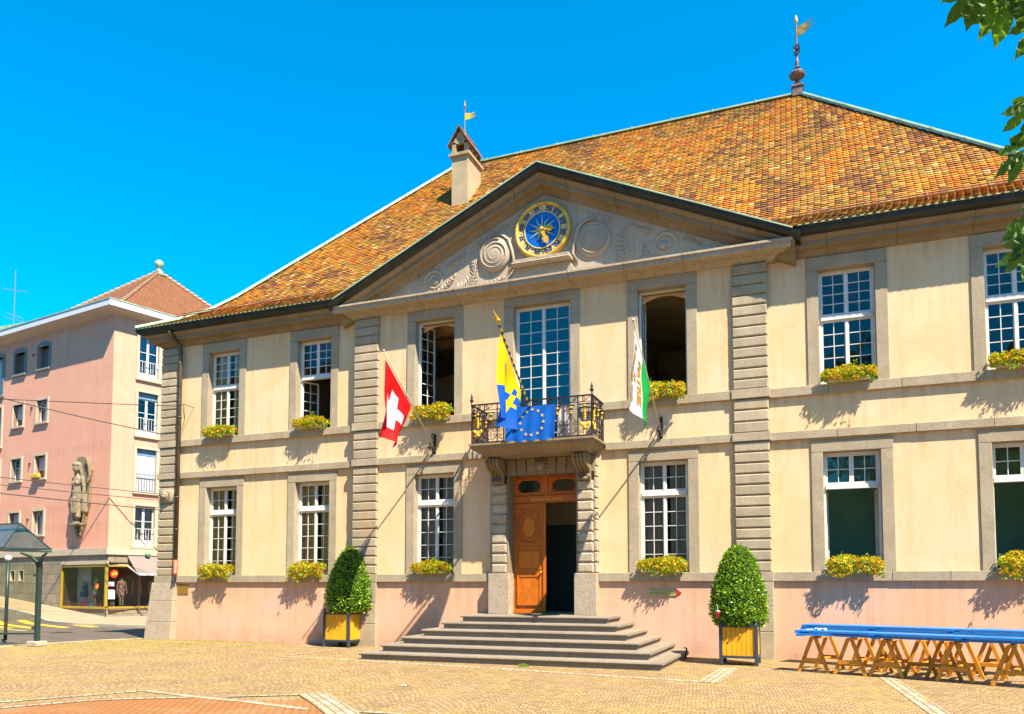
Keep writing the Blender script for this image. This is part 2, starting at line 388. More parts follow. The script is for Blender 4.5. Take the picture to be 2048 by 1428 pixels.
strip('white_paving_band',[(-5.2,-12.6),(-3.95,-10.5),(-3.47,-9.55),(-3.3,-9.38),(-2.75,-9.50),(-2.0,-9.64),(-.97,-9.77),(.2,-10.02)],.17,M['white_setts'],.008)
strip('white_paving_band',[(-4.4,-12.6),(-3.6,-11.2),(-3.21,-10.5),(-2.86,-10.2),(-2.1,-9.72)],.15,M['white_setts'],.012)
strip('white_paving_band',[(-1.66,-9.45),(-.82,-8.93),(-.6,-8.85)],.15,M['white_setts'],.012)
strip('white_paving_band',[(-.66,-8.75),(.15,-9.5),(.95,-10.3),(1.9,-11.4)],.42,M['white_setts'],.016)
strip('white_paving_band',[(.7,-9.98),(1.4,-9.9),(2.6,-10.3),(4.5,-11.0)],.15,M['white_setts'],.012)
# pavement in front of the pink building, raised above the road
KB=[(-62,10.5),(-45,10.0),(-36,9.9),(-33.5,9.6),(-31.5,9.3),(-29.8,8.9),(-28,8.1),(-26,7.2),(-24,6.5),(-22.6,6.35),(-21,6.1),(-19.3,6.0),(-16,5.9),(-12.0,5.8)]
WB=[(-62,16.2),(-46,13.82),(-37,12.45),(-34,12.0),(-31.8,11.67),(-30.0,11.4),(-28.5,11.16),(-27.4,11.0),(-26.9,12.8),(-26.2,15.2),(-25.5,18),(-25,20),(-24,24),(-18,32)]
def pav():
    n=0;V=[];F=[]
    K2=[];W2=[]
    for i in range(len(KB)-1):
        for q in range(6):
            t=q/6; K2.append(Vector(KB[i]).lerp(Vector(KB[i+1]),t)); W2.append(Vector(WB[i]).lerp(Vector(WB[i+1]),t))
    return K2,W2
K2,W2=pav(); m=MB();vs=[];fs=[]
for a,b in zip(K2,W2):
    for t in (0,.25,.5,.75,1): p=a.lerp(b,t); vs.append((p.x,p.y,terr(p.x,p.y)+.02))
n=5
for i in range(len(K2)-1):
    for j in range(4): q=i*n+j; fs.append((q,q+n,q+n+1,q+1))
m.add(vs,fs); tag(m.build('pavement',M['pavement'],smooth=True),kind='structure')
m=MB()
for a,b in zip(K2,K2[1:]):
    za,zb=terr(a.x,a.y)-.05,terr(b.x,b.y)-.05; m.obox((a.x,a.y-.06,za),(b.x,b.y-.06,zb),.16,.16)
tag(m.build('pavement_kerb',M['kerb']),kind='structure')
def decal(name,poly,mat):
    m=MB(); 
    for (a,b,c,d) in poly:
        n=8;vs=[];fs=[]
        for i in range(n+1):
            for j in range(4):
                t=i/n;q=j/3; p=Vector(a).lerp(Vector(b),t).lerp(Vector(d).lerp(Vector(c),t),q); vs.append((p.x,p.y,terr(p.x,p.y)-.074))
        for i in range(n):
            for j in range(3): e=i*4+j; fs.append((e,e+4,e+5,e+1))
        m.add(vs,fs)
    return tag(m.build(name,mat),kind='structure')

def bar(a,b,w):
    a=Vector(a);b=Vector(b); e=Vector((.12,1)).normalized()*w/2
    return tuple(tuple(p) for p in (a-e,b-e,b+e,a+e))
decal('crosswalk_stripes',[bar((-29.3,6.5),(-23.3,3.95),.42),bar((-28.7,7.4),(-22.6,4.85),.42),bar((-27.6,8.0),(-21.8,5.6),.42),bar((-26.9,4.7),(-24.2,3.6),.4)],M['yellow_paint'])
decal('road_marking',[bar((-26.5,3.6),(-24.4,3.0),.22),bar((-23.9,3.0),(-22.0,2.65),.22)],M['white_paint'])
m=MB(); m.lathe([(.01,0),(.38,0),(.38,.006),(.01,.006)],(-19.7,2.3,-.08),20); tag(m.build('manhole_cover',M['iron']),'round iron manhole cover set in the asphalt road','manhole')
# ------------------------------------------------------------------ town hall
YC=-.15          # centre block stands 15 cm proud of the wings
PX=(-5.50,-4.72,4.81,5.59)
WH=1.18/2
SR=.25
hall=thing('town_hall',(0,0,0),'cream and pink town hall with stone bands, clock pediment and orange tiled roof','town hall')
Z0,Z1,Z2,ZT=1.97,5.17,6.19,9.16
# windows: centre x, storey, wall plane
WIN=[(-10.29,'u'),(-7.0,'u'),(-2.99,'cu'),(3.16,'cu'),(7.29,'u'),(10.58,'u'),(-10.29,'l'),(-7.0,'l'),(-2.99,'cl'),(3.15,'cl'),(7.31,'l'),(10.61,'l')]
def wall_holes(m,x0,x1,z0,z1,y,holes,thick=.4):
    xs=sorted(set([x0,x1]+[h[0] for h in holes]+[h[1] for h in holes])); zs=sorted(set([z0,z1]+[h[2] for h in holes]+[h[3] for h in holes]))
    xs=[x for x in xs if x0<=x<=x1]; zs=[z for z in zs if z0<=z<=z1]
    def inh(x,z): return any(h[0]<x<h[1] and h[2]<z<h[3] for h in holes)
    for a,b in zip(xs,xs[1:]):
        for c,d in zip(zs,zs[1:]):
            if not inh((a+b)/2,(c+d)/2):
                m.add([(a,y,c),(b,y,c),(b,y,d),(a,y,d)],[(0,1,2,3)]); m.add([(a,y+thick,c),(b,y+thick,c),(b,y+thick,d),(a,y+thick,d)],[(3,2,1,0)],1)
    for h in holes:
        a,b,c,d=h[:4]
        if c>=z0: m.add([(a,y,c),(b,y,c),(b,y+thick,c),(a,y+thick,c)],[(0,1,2,3)])
        m.add([(a,y,d),(b,y,d),(b,y+thick,d),(a,y+thick,d)],[(3,2,1,0)])
        m.add([(a,y,c),(a,y+thick,c),(a,y+thick,d),(a,y,d)],[(0,1,2,3)]); m.add([(b,y,c),(b,y+thick,c),(b,y+thick,d),(b,y,d)],[(3,2,1,0)])
OUT=WH+SR-.01
def holes_for(lo,hi):
    hs=[]
    for x,k in WIN:
        if lo<x<hi:
            if 'u' in k: hs.append((x-OUT,x+OUT,Z2+.001,9.17))
            else: hs.append((x-OUT,x+OUT,Z0+.001,4.93))
    return hs
m=MB(); wall_holes(m,-12.3,-5.3,Z0-.1,9.4,0,holes_for(-12,-5.3)); wall_holes(m,5.4,12.5,Z0-.1,9.4,0,holes_for(5.4,13))
wall_holes(m,-5.3,5.4,Z0-.1,9.4,YC,holes_for(-5,5)+[(-.95,1.09,Z1,9.17),(-1.0,1.3,1.8,4.86)])
# end and back walls
for x in (-12.62,12.8): m.add([(x,.05,0),(x,14.8,0),(x,14.8,9.5),(x,.05,9.5)],[(0,1,2,3)])
m.add([(-12.62,14.8,0),(12.8,14.8,0),(12.8,14.8,9.5),(-12.62,14.8,9.5)],[(0,1,2,3)])
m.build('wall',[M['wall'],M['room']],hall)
m=MB()
def pq(x0,x1,y): m.add([(x0,y-.03,-.2),(x1,y-.03,-.2),(x1,y-.03,1.79),(x0,y-.03,1.79)],[(0,1,2,3)]); 
pq(-12.3,-5.3,0); pq(5.4,12.8,0); pq(-5.3,-.9,YC); pq(1.2,5.4,YC)
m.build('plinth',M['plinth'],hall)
# interior rooms seen through open windows
m=MB()
m.box(-12.2,12.4,.42,7.4,.78,.95); m.box(-12.2,12.4,.42,7.4,4.96,5.12); m.box(-12.2,12.4,.42,7.4,9.25,9.32)
m.box(-12.2,12.4,6.4,6.5,.95,9.3)
for x in (-8.6,-5.1,-1.6,1.75,5.2,8.9): m.box(x-.06,x+.06,.43,6.4,.96,9.24)
m.build('interior',M['room'],hall)
for x0,x1 in ((5.3,8.8),(9.0,12.3)):
    m=MB(); m.box(x0,x1,3.0,3.1,.96,4.94); m.box(x0,x1,.6,2.99,.955,.97); m.build('green_room_wall',M['greenroom'],hall)
for x0,x1 in ((-4.9,-1.8),):
    m=MB(); m.prism([(x0,7.3),(x1,7.9),(x1,8.7),(x0,8.1)],3.0,3.2); m.box(x0,x1,1.2,1.4,8.95,9.2); m.box(x0,x1,2.4,2.6,8.95,9.2); m.build('ceiling_beams',M['wall'],hall)
# ---- stone bands (laid in blocks)
def band(m,x0,x1,yf,z0,z1,dep=.3,L=1.35):
    x=x0
    while x<x1-.01:
        e=min(x1,x+L*random.uniform(.75,1.25))
        if x1-e<.35: e=x1
        j=random.uniform(-.003,.003); m.cbox(x+.003,e-.003,yf+j,yf+dep,z0,z1+random.uniform(-.002,.002),.008); x=e
m=MB()
for (a,b,zz0,zz1,o) in ((0,0,1.76,1.97,.10),(0,0,4.98,5.17,.09),(0,0,5.98,6.19,.09)):
    segs=[(-11.9,-5.52,0),(5.61,12.1,0)]
    if zz0<2: segs+=[(-4.70,-1.26,YC),(1.57,4.79,YC)]
    elif zz0<5.2: segs+=[(-4.70,-1.5,YC),(1.75,4.79,YC)]
    else: segs+=[(-4.70,-.97,YC),(1.11,4.79,YC)]
    for x0,x1,y in segs:
        m=MB(); band(m,x0,x1,y-o,zz0,zz1,.1+o); m.build('string_course',M['stone'],hall)
# ---- rusticated pilasters
def rustic(x0,x1,yf,dep,z0,z1,n,m,ch=.022,gap=.03):
    h=(z1-z0)/n
    for i in range(n):
        j=random.uniform(-.004,.004)
        m.cbox(x0+random.uniform(-.004,.004),x1+random.uniform(-.004,.004),yf+j,yf+dep,z0+i*h+gap/2,z0+(i+1)*h-gap/2,ch)
    m.box(x0+.03,x1-.03,yf+.045,yf+dep,z0,z1)
def pilaster(x0,x1,yf,name='pilaster',dep=.4):
    m=MB()
    rustic(x0,x1,yf,dep,Z0,4.98,12,m); rustic(x0,x1,yf,dep,Z1,5.98,3,m); rustic(x0,x1,yf,dep,Z2,ZT,12,m)
    for z0,z1 in ((1.76,1.97),(4.98,5.17),(5.98,6.19)): m.cbox(x0-.035,x1+.035,yf-.035,yf+dep,z0,z1,.008)
    zs=[-.1,.62,1.2,1.76]
    for a,b in zip(zs,zs[1:]): m.cbox(x0-.03,x1+.03,yf-.03,yf+dep,a,b-.006,.012)
    return m.build(name,M['stone'],hall)
pilaster(PX[0],PX[1],-.24); pilaster(PX[2],PX[3],-.24)
pq_=pilaster(-12.72,-11.98,-.10,'corner_pilaster',.9); pilaster(12.1,12.84,-.10,'corner_pilaster',.9)
# battered foot of the corner
m=MB(); 
for xc0,xc1,sx in ((-12.98,-11.925,-1),(12.045,13.1,1)):
    m=MB()
    for a,b in ((-.1,.55),(.555,1.2),(1.205,1.755)):
        t0,t1=max(0,a)/1.76,b/1.76; w=.16
        xa0=xc0+(w*t0 if sx<0 else 0); xa1=xc0+(w*t1 if sx<0 else 0); xb0=xc1-(w*t0 if sx>0 else 0); xb1=xc1-(w*t1 if sx>0 else 0)
        y0,y1=-.28+.12*t0,-.28+.12*t1
        m.add([(xa0,y0,a),(xb0,y0,a),(xb0,.6,a),(xa0,.6,a),(xa1,y1,b),(xb1,y1,b),(xb1,.6,b),(xa1,.6,b)],[(3,2,1,0),(4,5,6,7),(0,1,5,4),(1,2,6,5),(2,3,7,6),(3,0,4,7)])
    m.build('corner_footing',M['stone_w'],hall,bevel=.01)
# carved lion mask on the corner
m=MB(); m.cbox(-12.60,-12.08,-.15,-.09,4.26,4.66,.02); 
for i in range(14):
    t=2*PI*i/14; m.tube([(-12.34+.1*math.cos(t),-.17,4.46+.1*math.sin(t)),(-12.34+.2*math.cos(t),-.18,4.46+.17*math.sin(t))],[.03,.012],5)
m.ell((-12.34,-.18,4.46),(.12,.07,.12)); m.ell((-12.34,-.25,4.43),(.05,.04,.05)); m.ell((-12.39,-.24,4.50),(.02,.02,.02)); m.ell((-12.29,-.24,4.50),(.02,.02,.02))
m.build('carved_mask',M['stone'],hall,smooth=True)
# ---- windows
M['curtain_reflection_gold']=simple('gold_reflection_curtain',(.95,.60,.18),.8,0,.25,5,stretch=(6,6,.4)); M['curtain_grey']=simple('grey_curtain',(.40,.37,.28),.8,0,.25,5,stretch=(6,6,.4))  # gold curtain colour also stands in for warm reflections in the panes
def leaf(m,w,h,cols,rows,xf,st=.046,mu=.018,gl=None,th=.045):
    # casement leaf in its own plane: x 0..w, z 0..h, y 0..th
    def b(x0,x1,z0,z1,y0=0,y1=th):
        vs=[(x0,y0,z0),(x1,y0,z0),(x1,y1,z0),(x0,y1,z0),(x0,y0,z1),(x1,y0,z1),(x1,y1,z1),(x0,y1,z1)]
        m.add([xf@Vector(v) for v in vs],[(3,2,1,0),(4,5,6,7),(0,1,5,4),(1,2,6,5),(2,3,7,6),(3,0,4,7)])
    b(0,st,0,h);b(w-st,w,0,h);b(st,w-st,0,st*1.2);b(st,w-st,h-st,h)
    iw=w-2*st; ih=h-st*2.2
    for i in range(1,cols): x=st+iw*i/cols; b(x-mu/2,x+mu/2,st*1.2,h-st,.008,th-.008)
    for j in range(1,rows): z=st*1.2+ih*j/rows; b(st,w-st,z-mu/2,z+mu/2,.010,th-.010)
    if gl is not None:
        gl.add([xf@Vector(v) for v in ((st,th/2,st),(w-st,th/2,st),(w-st,th/2,h-st),(st,th/2,h-st))],[(0,1,2,3)])
def T(x,y,z,a=0): return Matrix.Translation((x,y,z))@Matrix.Rotation(a,4,'Z')
def window(x,z0,z1,yw,tr,ru,rl,oa=(0,0),hw=WH,lint=.30,glass=None,sill=True,sr=SR,full=False,label=None,cur=None):
    """oa: opening angles of the two lower leaves; None = leaf folded right back"""
    yf=yw+.17; glass=glass or M['glass']
    m=MB(); fr=.045
    m.box(x-hw,x-hw+fr,yf,yf+.09,z0,z1); m.box(x+hw-fr,x+hw,yf,yf+.09,z0,z1); m.box(x-hw+fr,x+hw-fr,yf,yf+.09,z1-fr,z1); m.box(x-hw+fr,x+hw-fr,yf-.02,yf+.09,z0,z0+.05)
    if tr: m.box(x-hw+fr,x+hw-fr,yf-.025,yf+.085,tr-.05,tr+.05); m.box(x-hw+fr,x+hw-fr,yf-.04,yf-.02,tr-.05,tr-.02)
    w=m.build('window',M['paint'],hall,bevel=.004); 
    if label: w['label']=label
    s=MB()
    s.cbox(x-hw-sr,x-hw,yw-.035,yw+.38,z0+.001,z1-.0,.008); s.cbox(x+hw,x+hw+sr,yw-.035,yw+.38,z0+.001,z1-.0,.008)
    s.cbox(x-hw-sr,x+hw+sr,yw-.037,yw+.38,z1+.004,z1+lint,.008)
    s.build('stone_surround',M['stone'],w)
    lw=hw-fr; g=MB()
    if tr:
        h=z1-fr-tr-.05
        for sx in (0,1):
            l=MB(); leaf(l,lw-.004,h,2,ru,T(x-hw+fr+sx*lw+.002,yf+.012,tr+.05),gl=g); l.build('upper_casement',M['paint'],w)
    h=(tr-.05 if tr else z1-fr)-z0-.05
    for sx in (0,1):
        a=oa[sx]; l=MB()
        if sx==0: xf=T(x-hw+fr+.002,yf+.012,z0+.05,a)
        else: xf=T(x+hw-fr-.002,yf+.012,z0+.05,-a)@Matrix.Translation((-(lw-.004),0,0))
        leaf(l,lw-.004,h,2,rl,xf,gl=g); l.build('casement',M['paint'],w)
    if g.v: g.build('pane',glass,w)
    if cur:
        c=MB(); cx0,cx1,cc=cur[0],cur[1],cur[2]; n=16; vs=[];fs=[]
        for a_,b_ in ((cx0,cx0+(cx1-cx0)*.50),(cx1-(cx1-cx0)*.40,cx1)):
            vs=[];fs=[]
            for i in range(n+1):
                t=i/n; xx=a_+(b_-a_)*t; yy=yw+.305+.02*math.sin(t*16); vs+= [(xx,yy,z0),(xx+.01*math.sin(t*5),yy,z1)]
                if i: q=2*i; fs.append((q-2,q,q+1,q-1))
            c.add(vs,fs)
        c.build('curtain',M[cc],w)
    # meeting stile
    if oa==(0,0):
        q=MB(); q.box(x-.028,x+.028,yf-.006,yf+.01,z0+.05,z1-fr-.001 if not tr else tr-.051)
        if tr: q.box(x-.028,x+.028,yf-.006,yf+.01,tr+.051,z1-fr-.001)
        q.build('meeting_stile',M['paint'],w)
    return w
op={1:(R(62),R(100)),2:(R(68),R(105)),3:(R(88),R(108)),10:(R(84),R(84)),11:(R(96),R(100))}
for i,(x,k) in enumerate(WIN):
    yw=YC if 'c' in k else 0
    up='u' in k
    if up and 'c' in k: window(x,Z2,8.90,yw,None,0,8,op.get(i,(0,0)),lint=.27)
    elif up: window(x,Z2,8.86,yw,7.76,4,5,op.get(i,(0,0)),cur=(x-.55,x+.55,'curtain_reflection_gold') if i==0 else None)
    else: window(x,Z0,4.66,yw,3.88,2,5,op.get(i,(0,0)),lint=.27,cur=(x-.55,x+.55,'curtain_reflection_gold') if i in (6,7) else (x-.55,x+.55,'curtain_grey') if i in (8,9) else None)
window(.07,Z1+.01,8.93,YC,None,0,12,(0,0),hw=.77,glass=M['glassb'],sr=.26,lint=.235)
# arched top boards of the two open windows in the centre
for x in (-2.99,3.16):
    m=MB(); pts=[(x-.545,8.86)]
    n=12
    low=[(x-.545+1.09*i/n,8.86-.04-.16*(abs(2*i/n-1)**2)) for i in range(n+1)]
    m.prism([low[i] for i in range(n+1)]+[(x+.545,8.86),(x-.545,8.86)],YC+.34,YC+.37)
    m.build('arched_head_board',M['wall'],hall)
# ---- cornice
PR=[(.45,9.52),(.44,9.49),(.37,9.44),(.33,9.43),(.33,9.335),(.29,9.325),(.14,9.32),(.12,9.28),(.05,9.20),(.0,9.165),(-.25,9.165),(-.25,9.52)]
GU=[(.62,9.695),(.595,9.695),(.575,9.60),(.50,9.535),(.30,9.525),(.30,9.64),(.60,9.70)]
GU=[(.60,9.69),(.585,9.61),(.53,9.555),(.44,9.522),(.1,9.522),(.1,9.6),(.585,9.69)]
PRC=[(.50,9.475),(.50,9.425),(.455,9.415),(.455,9.32),(.41,9.30),(.15,9.285),(.12,9.25),(.05,9.19),(.0,9.165),(-.25,9.165),(-.25,9.475)]
def seam(m,x,y,prof):
    for (o1,z1),(o2,z2) in zip(prof[:8],prof[1:9]): m.obox((x,y-o1-.0015,z1),(x,y-o2-.0015,z2),.008,.004,up=(0,1,0),mi=1)
def cornice(name,path,prof,mat,xr=None,y=0):
    m=MB(); m.sweep(path,prof)
    if xr:
        x=xr[0]+.7
        while x<xr[1]-.4: seam(m,x,y,prof); x+=random.uniform(1.1,1.7)
    return m.build(name,[mat,M['iron']],hall)
cornice('cornice',[(-12.72,14.8),(-12.72,-.0),(-5.56,-.0)],PR,M['stone_d'],(-12.7,-5.9)); cornice('cornice',[(5.70,0),(12.84,0),(12.84,14.8)],PR,M['stone_d'],(6.2,12.6))
cornice('gutter',[(-12.72,14.8),(-12.72,0),(-5.96,0)],GU,M['gutter']); cornice('gutter',[(6.28,0),(12.84,0),(12.84,14.8)],GU,M['gutter'])
cornice('pediment_base_cornice',[(-5.56,.2),(-5.56,YC),(5.70,YC),(5.70,.2)],PRC,M['stone_w'],(-5.4,5.5),YC)
# raking cornice
XA,ZA,SL=.15,12.36,.454; XL,XR=-5.93,6.24
def rake(prof,name,mat,xl=XL,xr=XR,ext=0):
    m=MB(); n=len(prof); vs=[]
    for X in (xl,XA,xr):
        for o,z in prof: vs.append((X,YC-o,ZA-SL*abs(X-XA)+(z-9.69)*1.098))
    fs=[]
    for i in range(2):
        for j in range(n):
            j2=(j+1)%n; fs.append((i*n+j,(i+1)*n+j,(i+1)*n+j2,i*n+j2))
    fs.append(tuple(range(n-1,-1,-1))); fs.append(tuple(2*n+k for k in range(n)))
    m.add(vs,fs)
    if name=='raking_cornice':
        for sgn in (-1,1):
            d=.7
            while d<5.6:
                X=XA+sgn*d; zz=ZA-SL*d-9.69*1.098
                for (o1,z1),(o2,z2) in zip(PR[:8],PR[1:9]): m.obox((X,YC-o1-.0015,z1*1.098+zz),(X,YC-o2-.0015,z2*1.098+zz),.008,.004,up=(0,1,0),mi=1)
                d+=random.uniform(.9,1.4)
    return m.build(name,[mat,M['iron']],hall)
rake([(o,z) for o,z in PR],'raking_cornice',M['stone_d'],-5.93,6.24)
rake([(o,z) for o,z in GU],'raking_gutter',M['gutter'],-6.05,6.36)
# tympanum blocks
m=MB(); xs=[-5.4,-4.4,-3.7,-2.9,-2.1,-1.4,-.75,1.05,1.75,2.5,3.3,4.2,5.6]
for a,b in zip(xs,xs[1:]):
    def zt(X): return ZA-SL*abs(X-XA)-.5
    z0=9.40; pts=[(a+.003,z0),(b-.003,z0),(b-.003,max(z0+.02,zt(b)))]
    if a<XA<b: pts.append((XA,zt(XA)))
    pts.append((a+.003,max(z0+.02,zt(a)))); m.prism(pts,YC-.01+random.uniform(-.002,.002),YC+.3)
m.build('tympanum',M['tymp'],hall)
# relief carving in the tympanum: one volute with acanthus leaves on each side of the clock
yt=YC-.012
def spiral(m,cx,cz,r,turns,sg,y,t0=0,rr=.05):
    pts=[];rad=[];n=int(30*turns)
    for i in range(n+1):
        f=i/n; a=t0+sg*2*PI*turns*f; q=r*(1-f)**.9+.015; pts.append((cx+q*math.cos(a),y+.012*f,cz+q*math.sin(a))); rad.append(rr*(1-.65*f)+.006)
    m.tube(pts,rad,6)
def disc(m,cx,cz,r,th):
    m.lathe([(r,-.01),(r,th*.55),(r*.94,th*.95),(.01,th)],(cx,YC,cz),32,'y')
def lobe(m,p,d,L,w,y):
    # one curled leaf lobe: pointed, ridged along its middle
    nn=Vector((-d.z,0,d.x)); P=[];n=6;vs=[];fs=[]
    for i in range(n+1):
        t=i/n; ww=w*math.sin(PI*min(1,.12+t*.88))**.8*(1 if i<n else 0); c=p+d*L*t+nn*L*.18*t*t
        vs+= [(c.x+nn.x*ww,y+.005,c.z+nn.z*ww),(c.x,y-.032*math.sin(PI*(.1+.85*t)),c.z),(c.x-nn.x*ww,y+.005,c.z-nn.z*ww)]
    for i in range(n):
        b=i*3; fs+=[(b,b+1,b+4,b+3),(b+1,b+2,b+5,b+4)]
    m.add(vs,fs)
def acanthus(m,pts,w,sg=1):
    P=[Vector((a,0,b)) for a,b in pts]; Q=[]
    for i in range(len(P)-1):
        for q in range(3): Q.append(P[i].lerp(P[i+1],q/3))
    Q.append(P[-1]); n=len(Q)-1
    m.tube([(p.x,yt-.012,p.z) for p in Q],[.020*(1-.6*i/n)+.004 for i in range(n+1)],6)
    for i in range(n):
        d=(Q[i+1]-Q[i]).normalized(); nn=Vector((-d.z,0,d.x))
        for s_ in (-1,1):
            L=w*(1.05-.5*i/n)*random.uniform(.85,1.1); e=(d*.75+nn*s_*.85).normalized(); lobe(m,Q[i],e,L,L*.24,yt-.004)
    lobe(m,Q[-1],(Q[-1]-Q[-2]).normalized(),w,w*.25,yt)
mL=MB()
disc(mL,-1.22,10.40,.46,.10); spiral(mL,-1.22,10.40,.40,3.4,1,YC-.102,R(70),.017)
mL.tube([(-1.28,YC-.05,10.92),(-1.0,YC-.07,10.88),(-.82,YC-.08,10.72),(-.72,YC-.07,10.4),(-.66,YC-.06,10.1),(-.8,YC-.04,9.85)],[.02,.04,.05,.05,.04,.02],6)
spiral(mL,-3.02,9.96,.28,2.2,-1,yt,R(180),.035); disc(mL,-2.98,9.93,.10,.05); spiral(mL,-4.1,9.68,.13,1.6,-1,yt,R(200),.022)
for pts,w in (([(-3.75,9.53),(-3.3,9.55),(-2.9,9.62),(-2.6,9.78),(-2.45,9.95)],.17),([(-2.35,9.56),(-2.05,9.66),(-1.85,9.85),(-1.78,10.1),(-1.84,10.35)],.25),([(-2.0,9.55),(-1.7,9.56),(-1.35,9.64),(-1.05,9.72)],.15),
    ([(-1.75,10.72),(-1.45,10.93),(-1.1,11.08),(-.8,11.12)],.15),([(-4.85,9.50),(-4.5,9.55),(-4.2,9.54)],.10),([(-3.5,10.0),(-3.3,10.22),(-3.05,10.32)],.10),([(-2.6,10.25),(-2.35,10.42),(-2.1,10.5)],.13),([(-.95,9.62),(-.8,9.8),(-.78,10.0)],.10)): acanthus(mL,pts,w)
mL.build('carved_scrolls',M['tymp'],hall,smooth=True)
mR=MB()
disc(mR,1.46,10.38,.46,.07); spiral(mR,1.46,10.38,.40,3.4,-1,YC-.072,R(110),.016)
mR.tube([(1.52,YC-.04,10.92),(1.24,YC-.06,10.88),(1.08,YC-.07,10.72),(.98,YC-.06,10.4),(.92,YC-.05,10.1),(1.06,YC-.04,9.85)],[.02,.04,.05,.05,.04,.02],6)
spiral(mR,3.25,9.98,.28,2.2,1,yt,R(0),.035); disc(mR,3.21,9.95,.10,.05); spiral(mR,4.45,9.70,.13,1.6,1,yt,R(-20),.022)
for pts,w in (([(4.0,9.53),(3.5,9.55),(3.1,9.62),(2.8,9.8)],.17),([(2.15,9.6),(2.25,9.9),(2.2,10.25),(2.3,10.55)],.25),([(2.95,10.32),(2.65,10.45),(2.35,10.62)],.14),
    ([(1.95,10.75),(1.65,10.95),(1.3,11.1)],.15),([(5.1,9.50),(4.8,9.55),(4.5,9.54)],.10),([(2.6,9.58),(2.8,9.75),(2.75,10.0)],.14),([(3.7,10.05),(3.95,9.95),(4.15,9.8)],.10)): acanthus(mR,pts,w)
mR.build('carved_scrolls',M['tymp'],hall,smooth=True)
m=MB(); m.box(-.62,.90,YC-.30,YC,9.98,10.05); m.cbox(-.66,.94,YC-.34,YC,9.90,9.98,.03); m.prism([(-.85,9.42),(1.12,9.42),(.86,9.90),(-.6,9.90)],YC-.12,YC)
m.build('clock_ledge',M['stone_w'],hall,bevel=.02)
# ---- clock
CX,CZ=.12,10.83
ck=MB(); ck.lathe([(.73,0),(.77,.02),(.775,.06),(.75,.11),(.71,.14),(.675,.12),(.655,.075),(.655,0)],(CX,YC,CZ),48,'y')
clock=ck.build('clock',simple('aged_gold_bezel',(.80,.50,.07),.45,.15,.25,6),hall,smooth=True)
m=MB(); m.lathe([(.66,0),(.66,.06),(.01,.06)],(CX,YC,CZ),48,'y'); m.build('numeral_ring',simple('clock_grey_ring',(.13,.13,.19),.5),clock)
m=MB(); m.lathe([(.475,.05),(.475,.075),(.01,.075)],(CX,YC,CZ),48,'y'); m.build('blue_dial',simple('clock_blue_enamel',(.0,.15,.66),.35,0,.08,4),clock)
m=MB(); m.lathe([(.468,.06),(.468,.095),(.49,.095),(.49,.06)],(CX,YC,CZ),48,'y')
for h in range(12):
    a=R(30*h+15); m.lathe([(.016,.06),(.016,.075),(.003,.08)],(CX+.54*math.sin(a),YC,CZ+.54*math.cos(a)),8,'y')
names=['XII','I','II','III','IIII','V','VI','VII','VIII','IX','X','XI']
for h,t in enumerate(names):
    vs,fs=text_mesh(t,.185,.012,2); a=R(30*h); ca,sa=math.cos(a),math.sin(a)
    m.add([(CX+(vx*.85)*ca+(vy+.575)*sa,YC-.068,CZ-(vx*.85)*sa+(vy+.575)*ca) for vx,vy,_ in vs],fs)
m.build('numerals',simple('numeral_gilding',(.98,.72,.25),.5,0,.05,5),clock)
m=MB()
for i in range(12):
    a=R(30*i); L=.36; d=Vector((math.sin(a),0,math.cos(a))); nn=Vector((d.z,0,-d.x)); pts=[];k=8
    L=.37 if i%2==0 else .34
    for j in range(k+1):
        t=j/k; off=(.016*math.sin(t*9) if i%2 else 0); pts.append((Vector((CX,YC-.085,CZ))+d*(.03+L*t)+nn*off))
    m.tube(pts,[.03*(1-j/k)+.004 for j in range(k+1)],4)
m.build('sun_rays',simple('pale_gilding',(.85,.72,.28),.4,.3,.1,8),clock)
def hand(a,L,w,name):
    m=MB(); d=Vector((math.sin(a),0,math.cos(a))); nn=Vector((d.z,0,-d.x)); y=YC-.13
    prof=[(0,.03),(.12,.05),(.3,.035),(.5,.03),(.62,.075),(.72,.05),(.8,.07),(.88,.03),(1,.002)]
    vs=[];fs=[]
    for t,q in prof:
        for s in (-1,1):
            p=Vector((CX,y,CZ))+d*L*t+nn*s*q*w; vs.append(tuple(p)); vs.append((p.x,p.y-.025,p.z))
    for i in range(len(prof)-1):
        b=i*4; fs+=[(b+1,b+3,b+7,b+5),(b,b+4,b+6,b+2),(b,b+1,b+5,b+4),(b+2,b+6,b+7,b+3)]
    m.add(vs,fs); m.build(name,M['gold'],clock)
hand(R(93),.33,1.15,'hour_hand'); hand(R(158),.45,1.15,'minute_hand')
m=MB(); m.lathe([(.045,.1),(.045,.17),(.02,.2),(.001,.2)],(CX,YC,CZ),14,'y'); m.build('hub',M['gold'],clock,smooth=True)
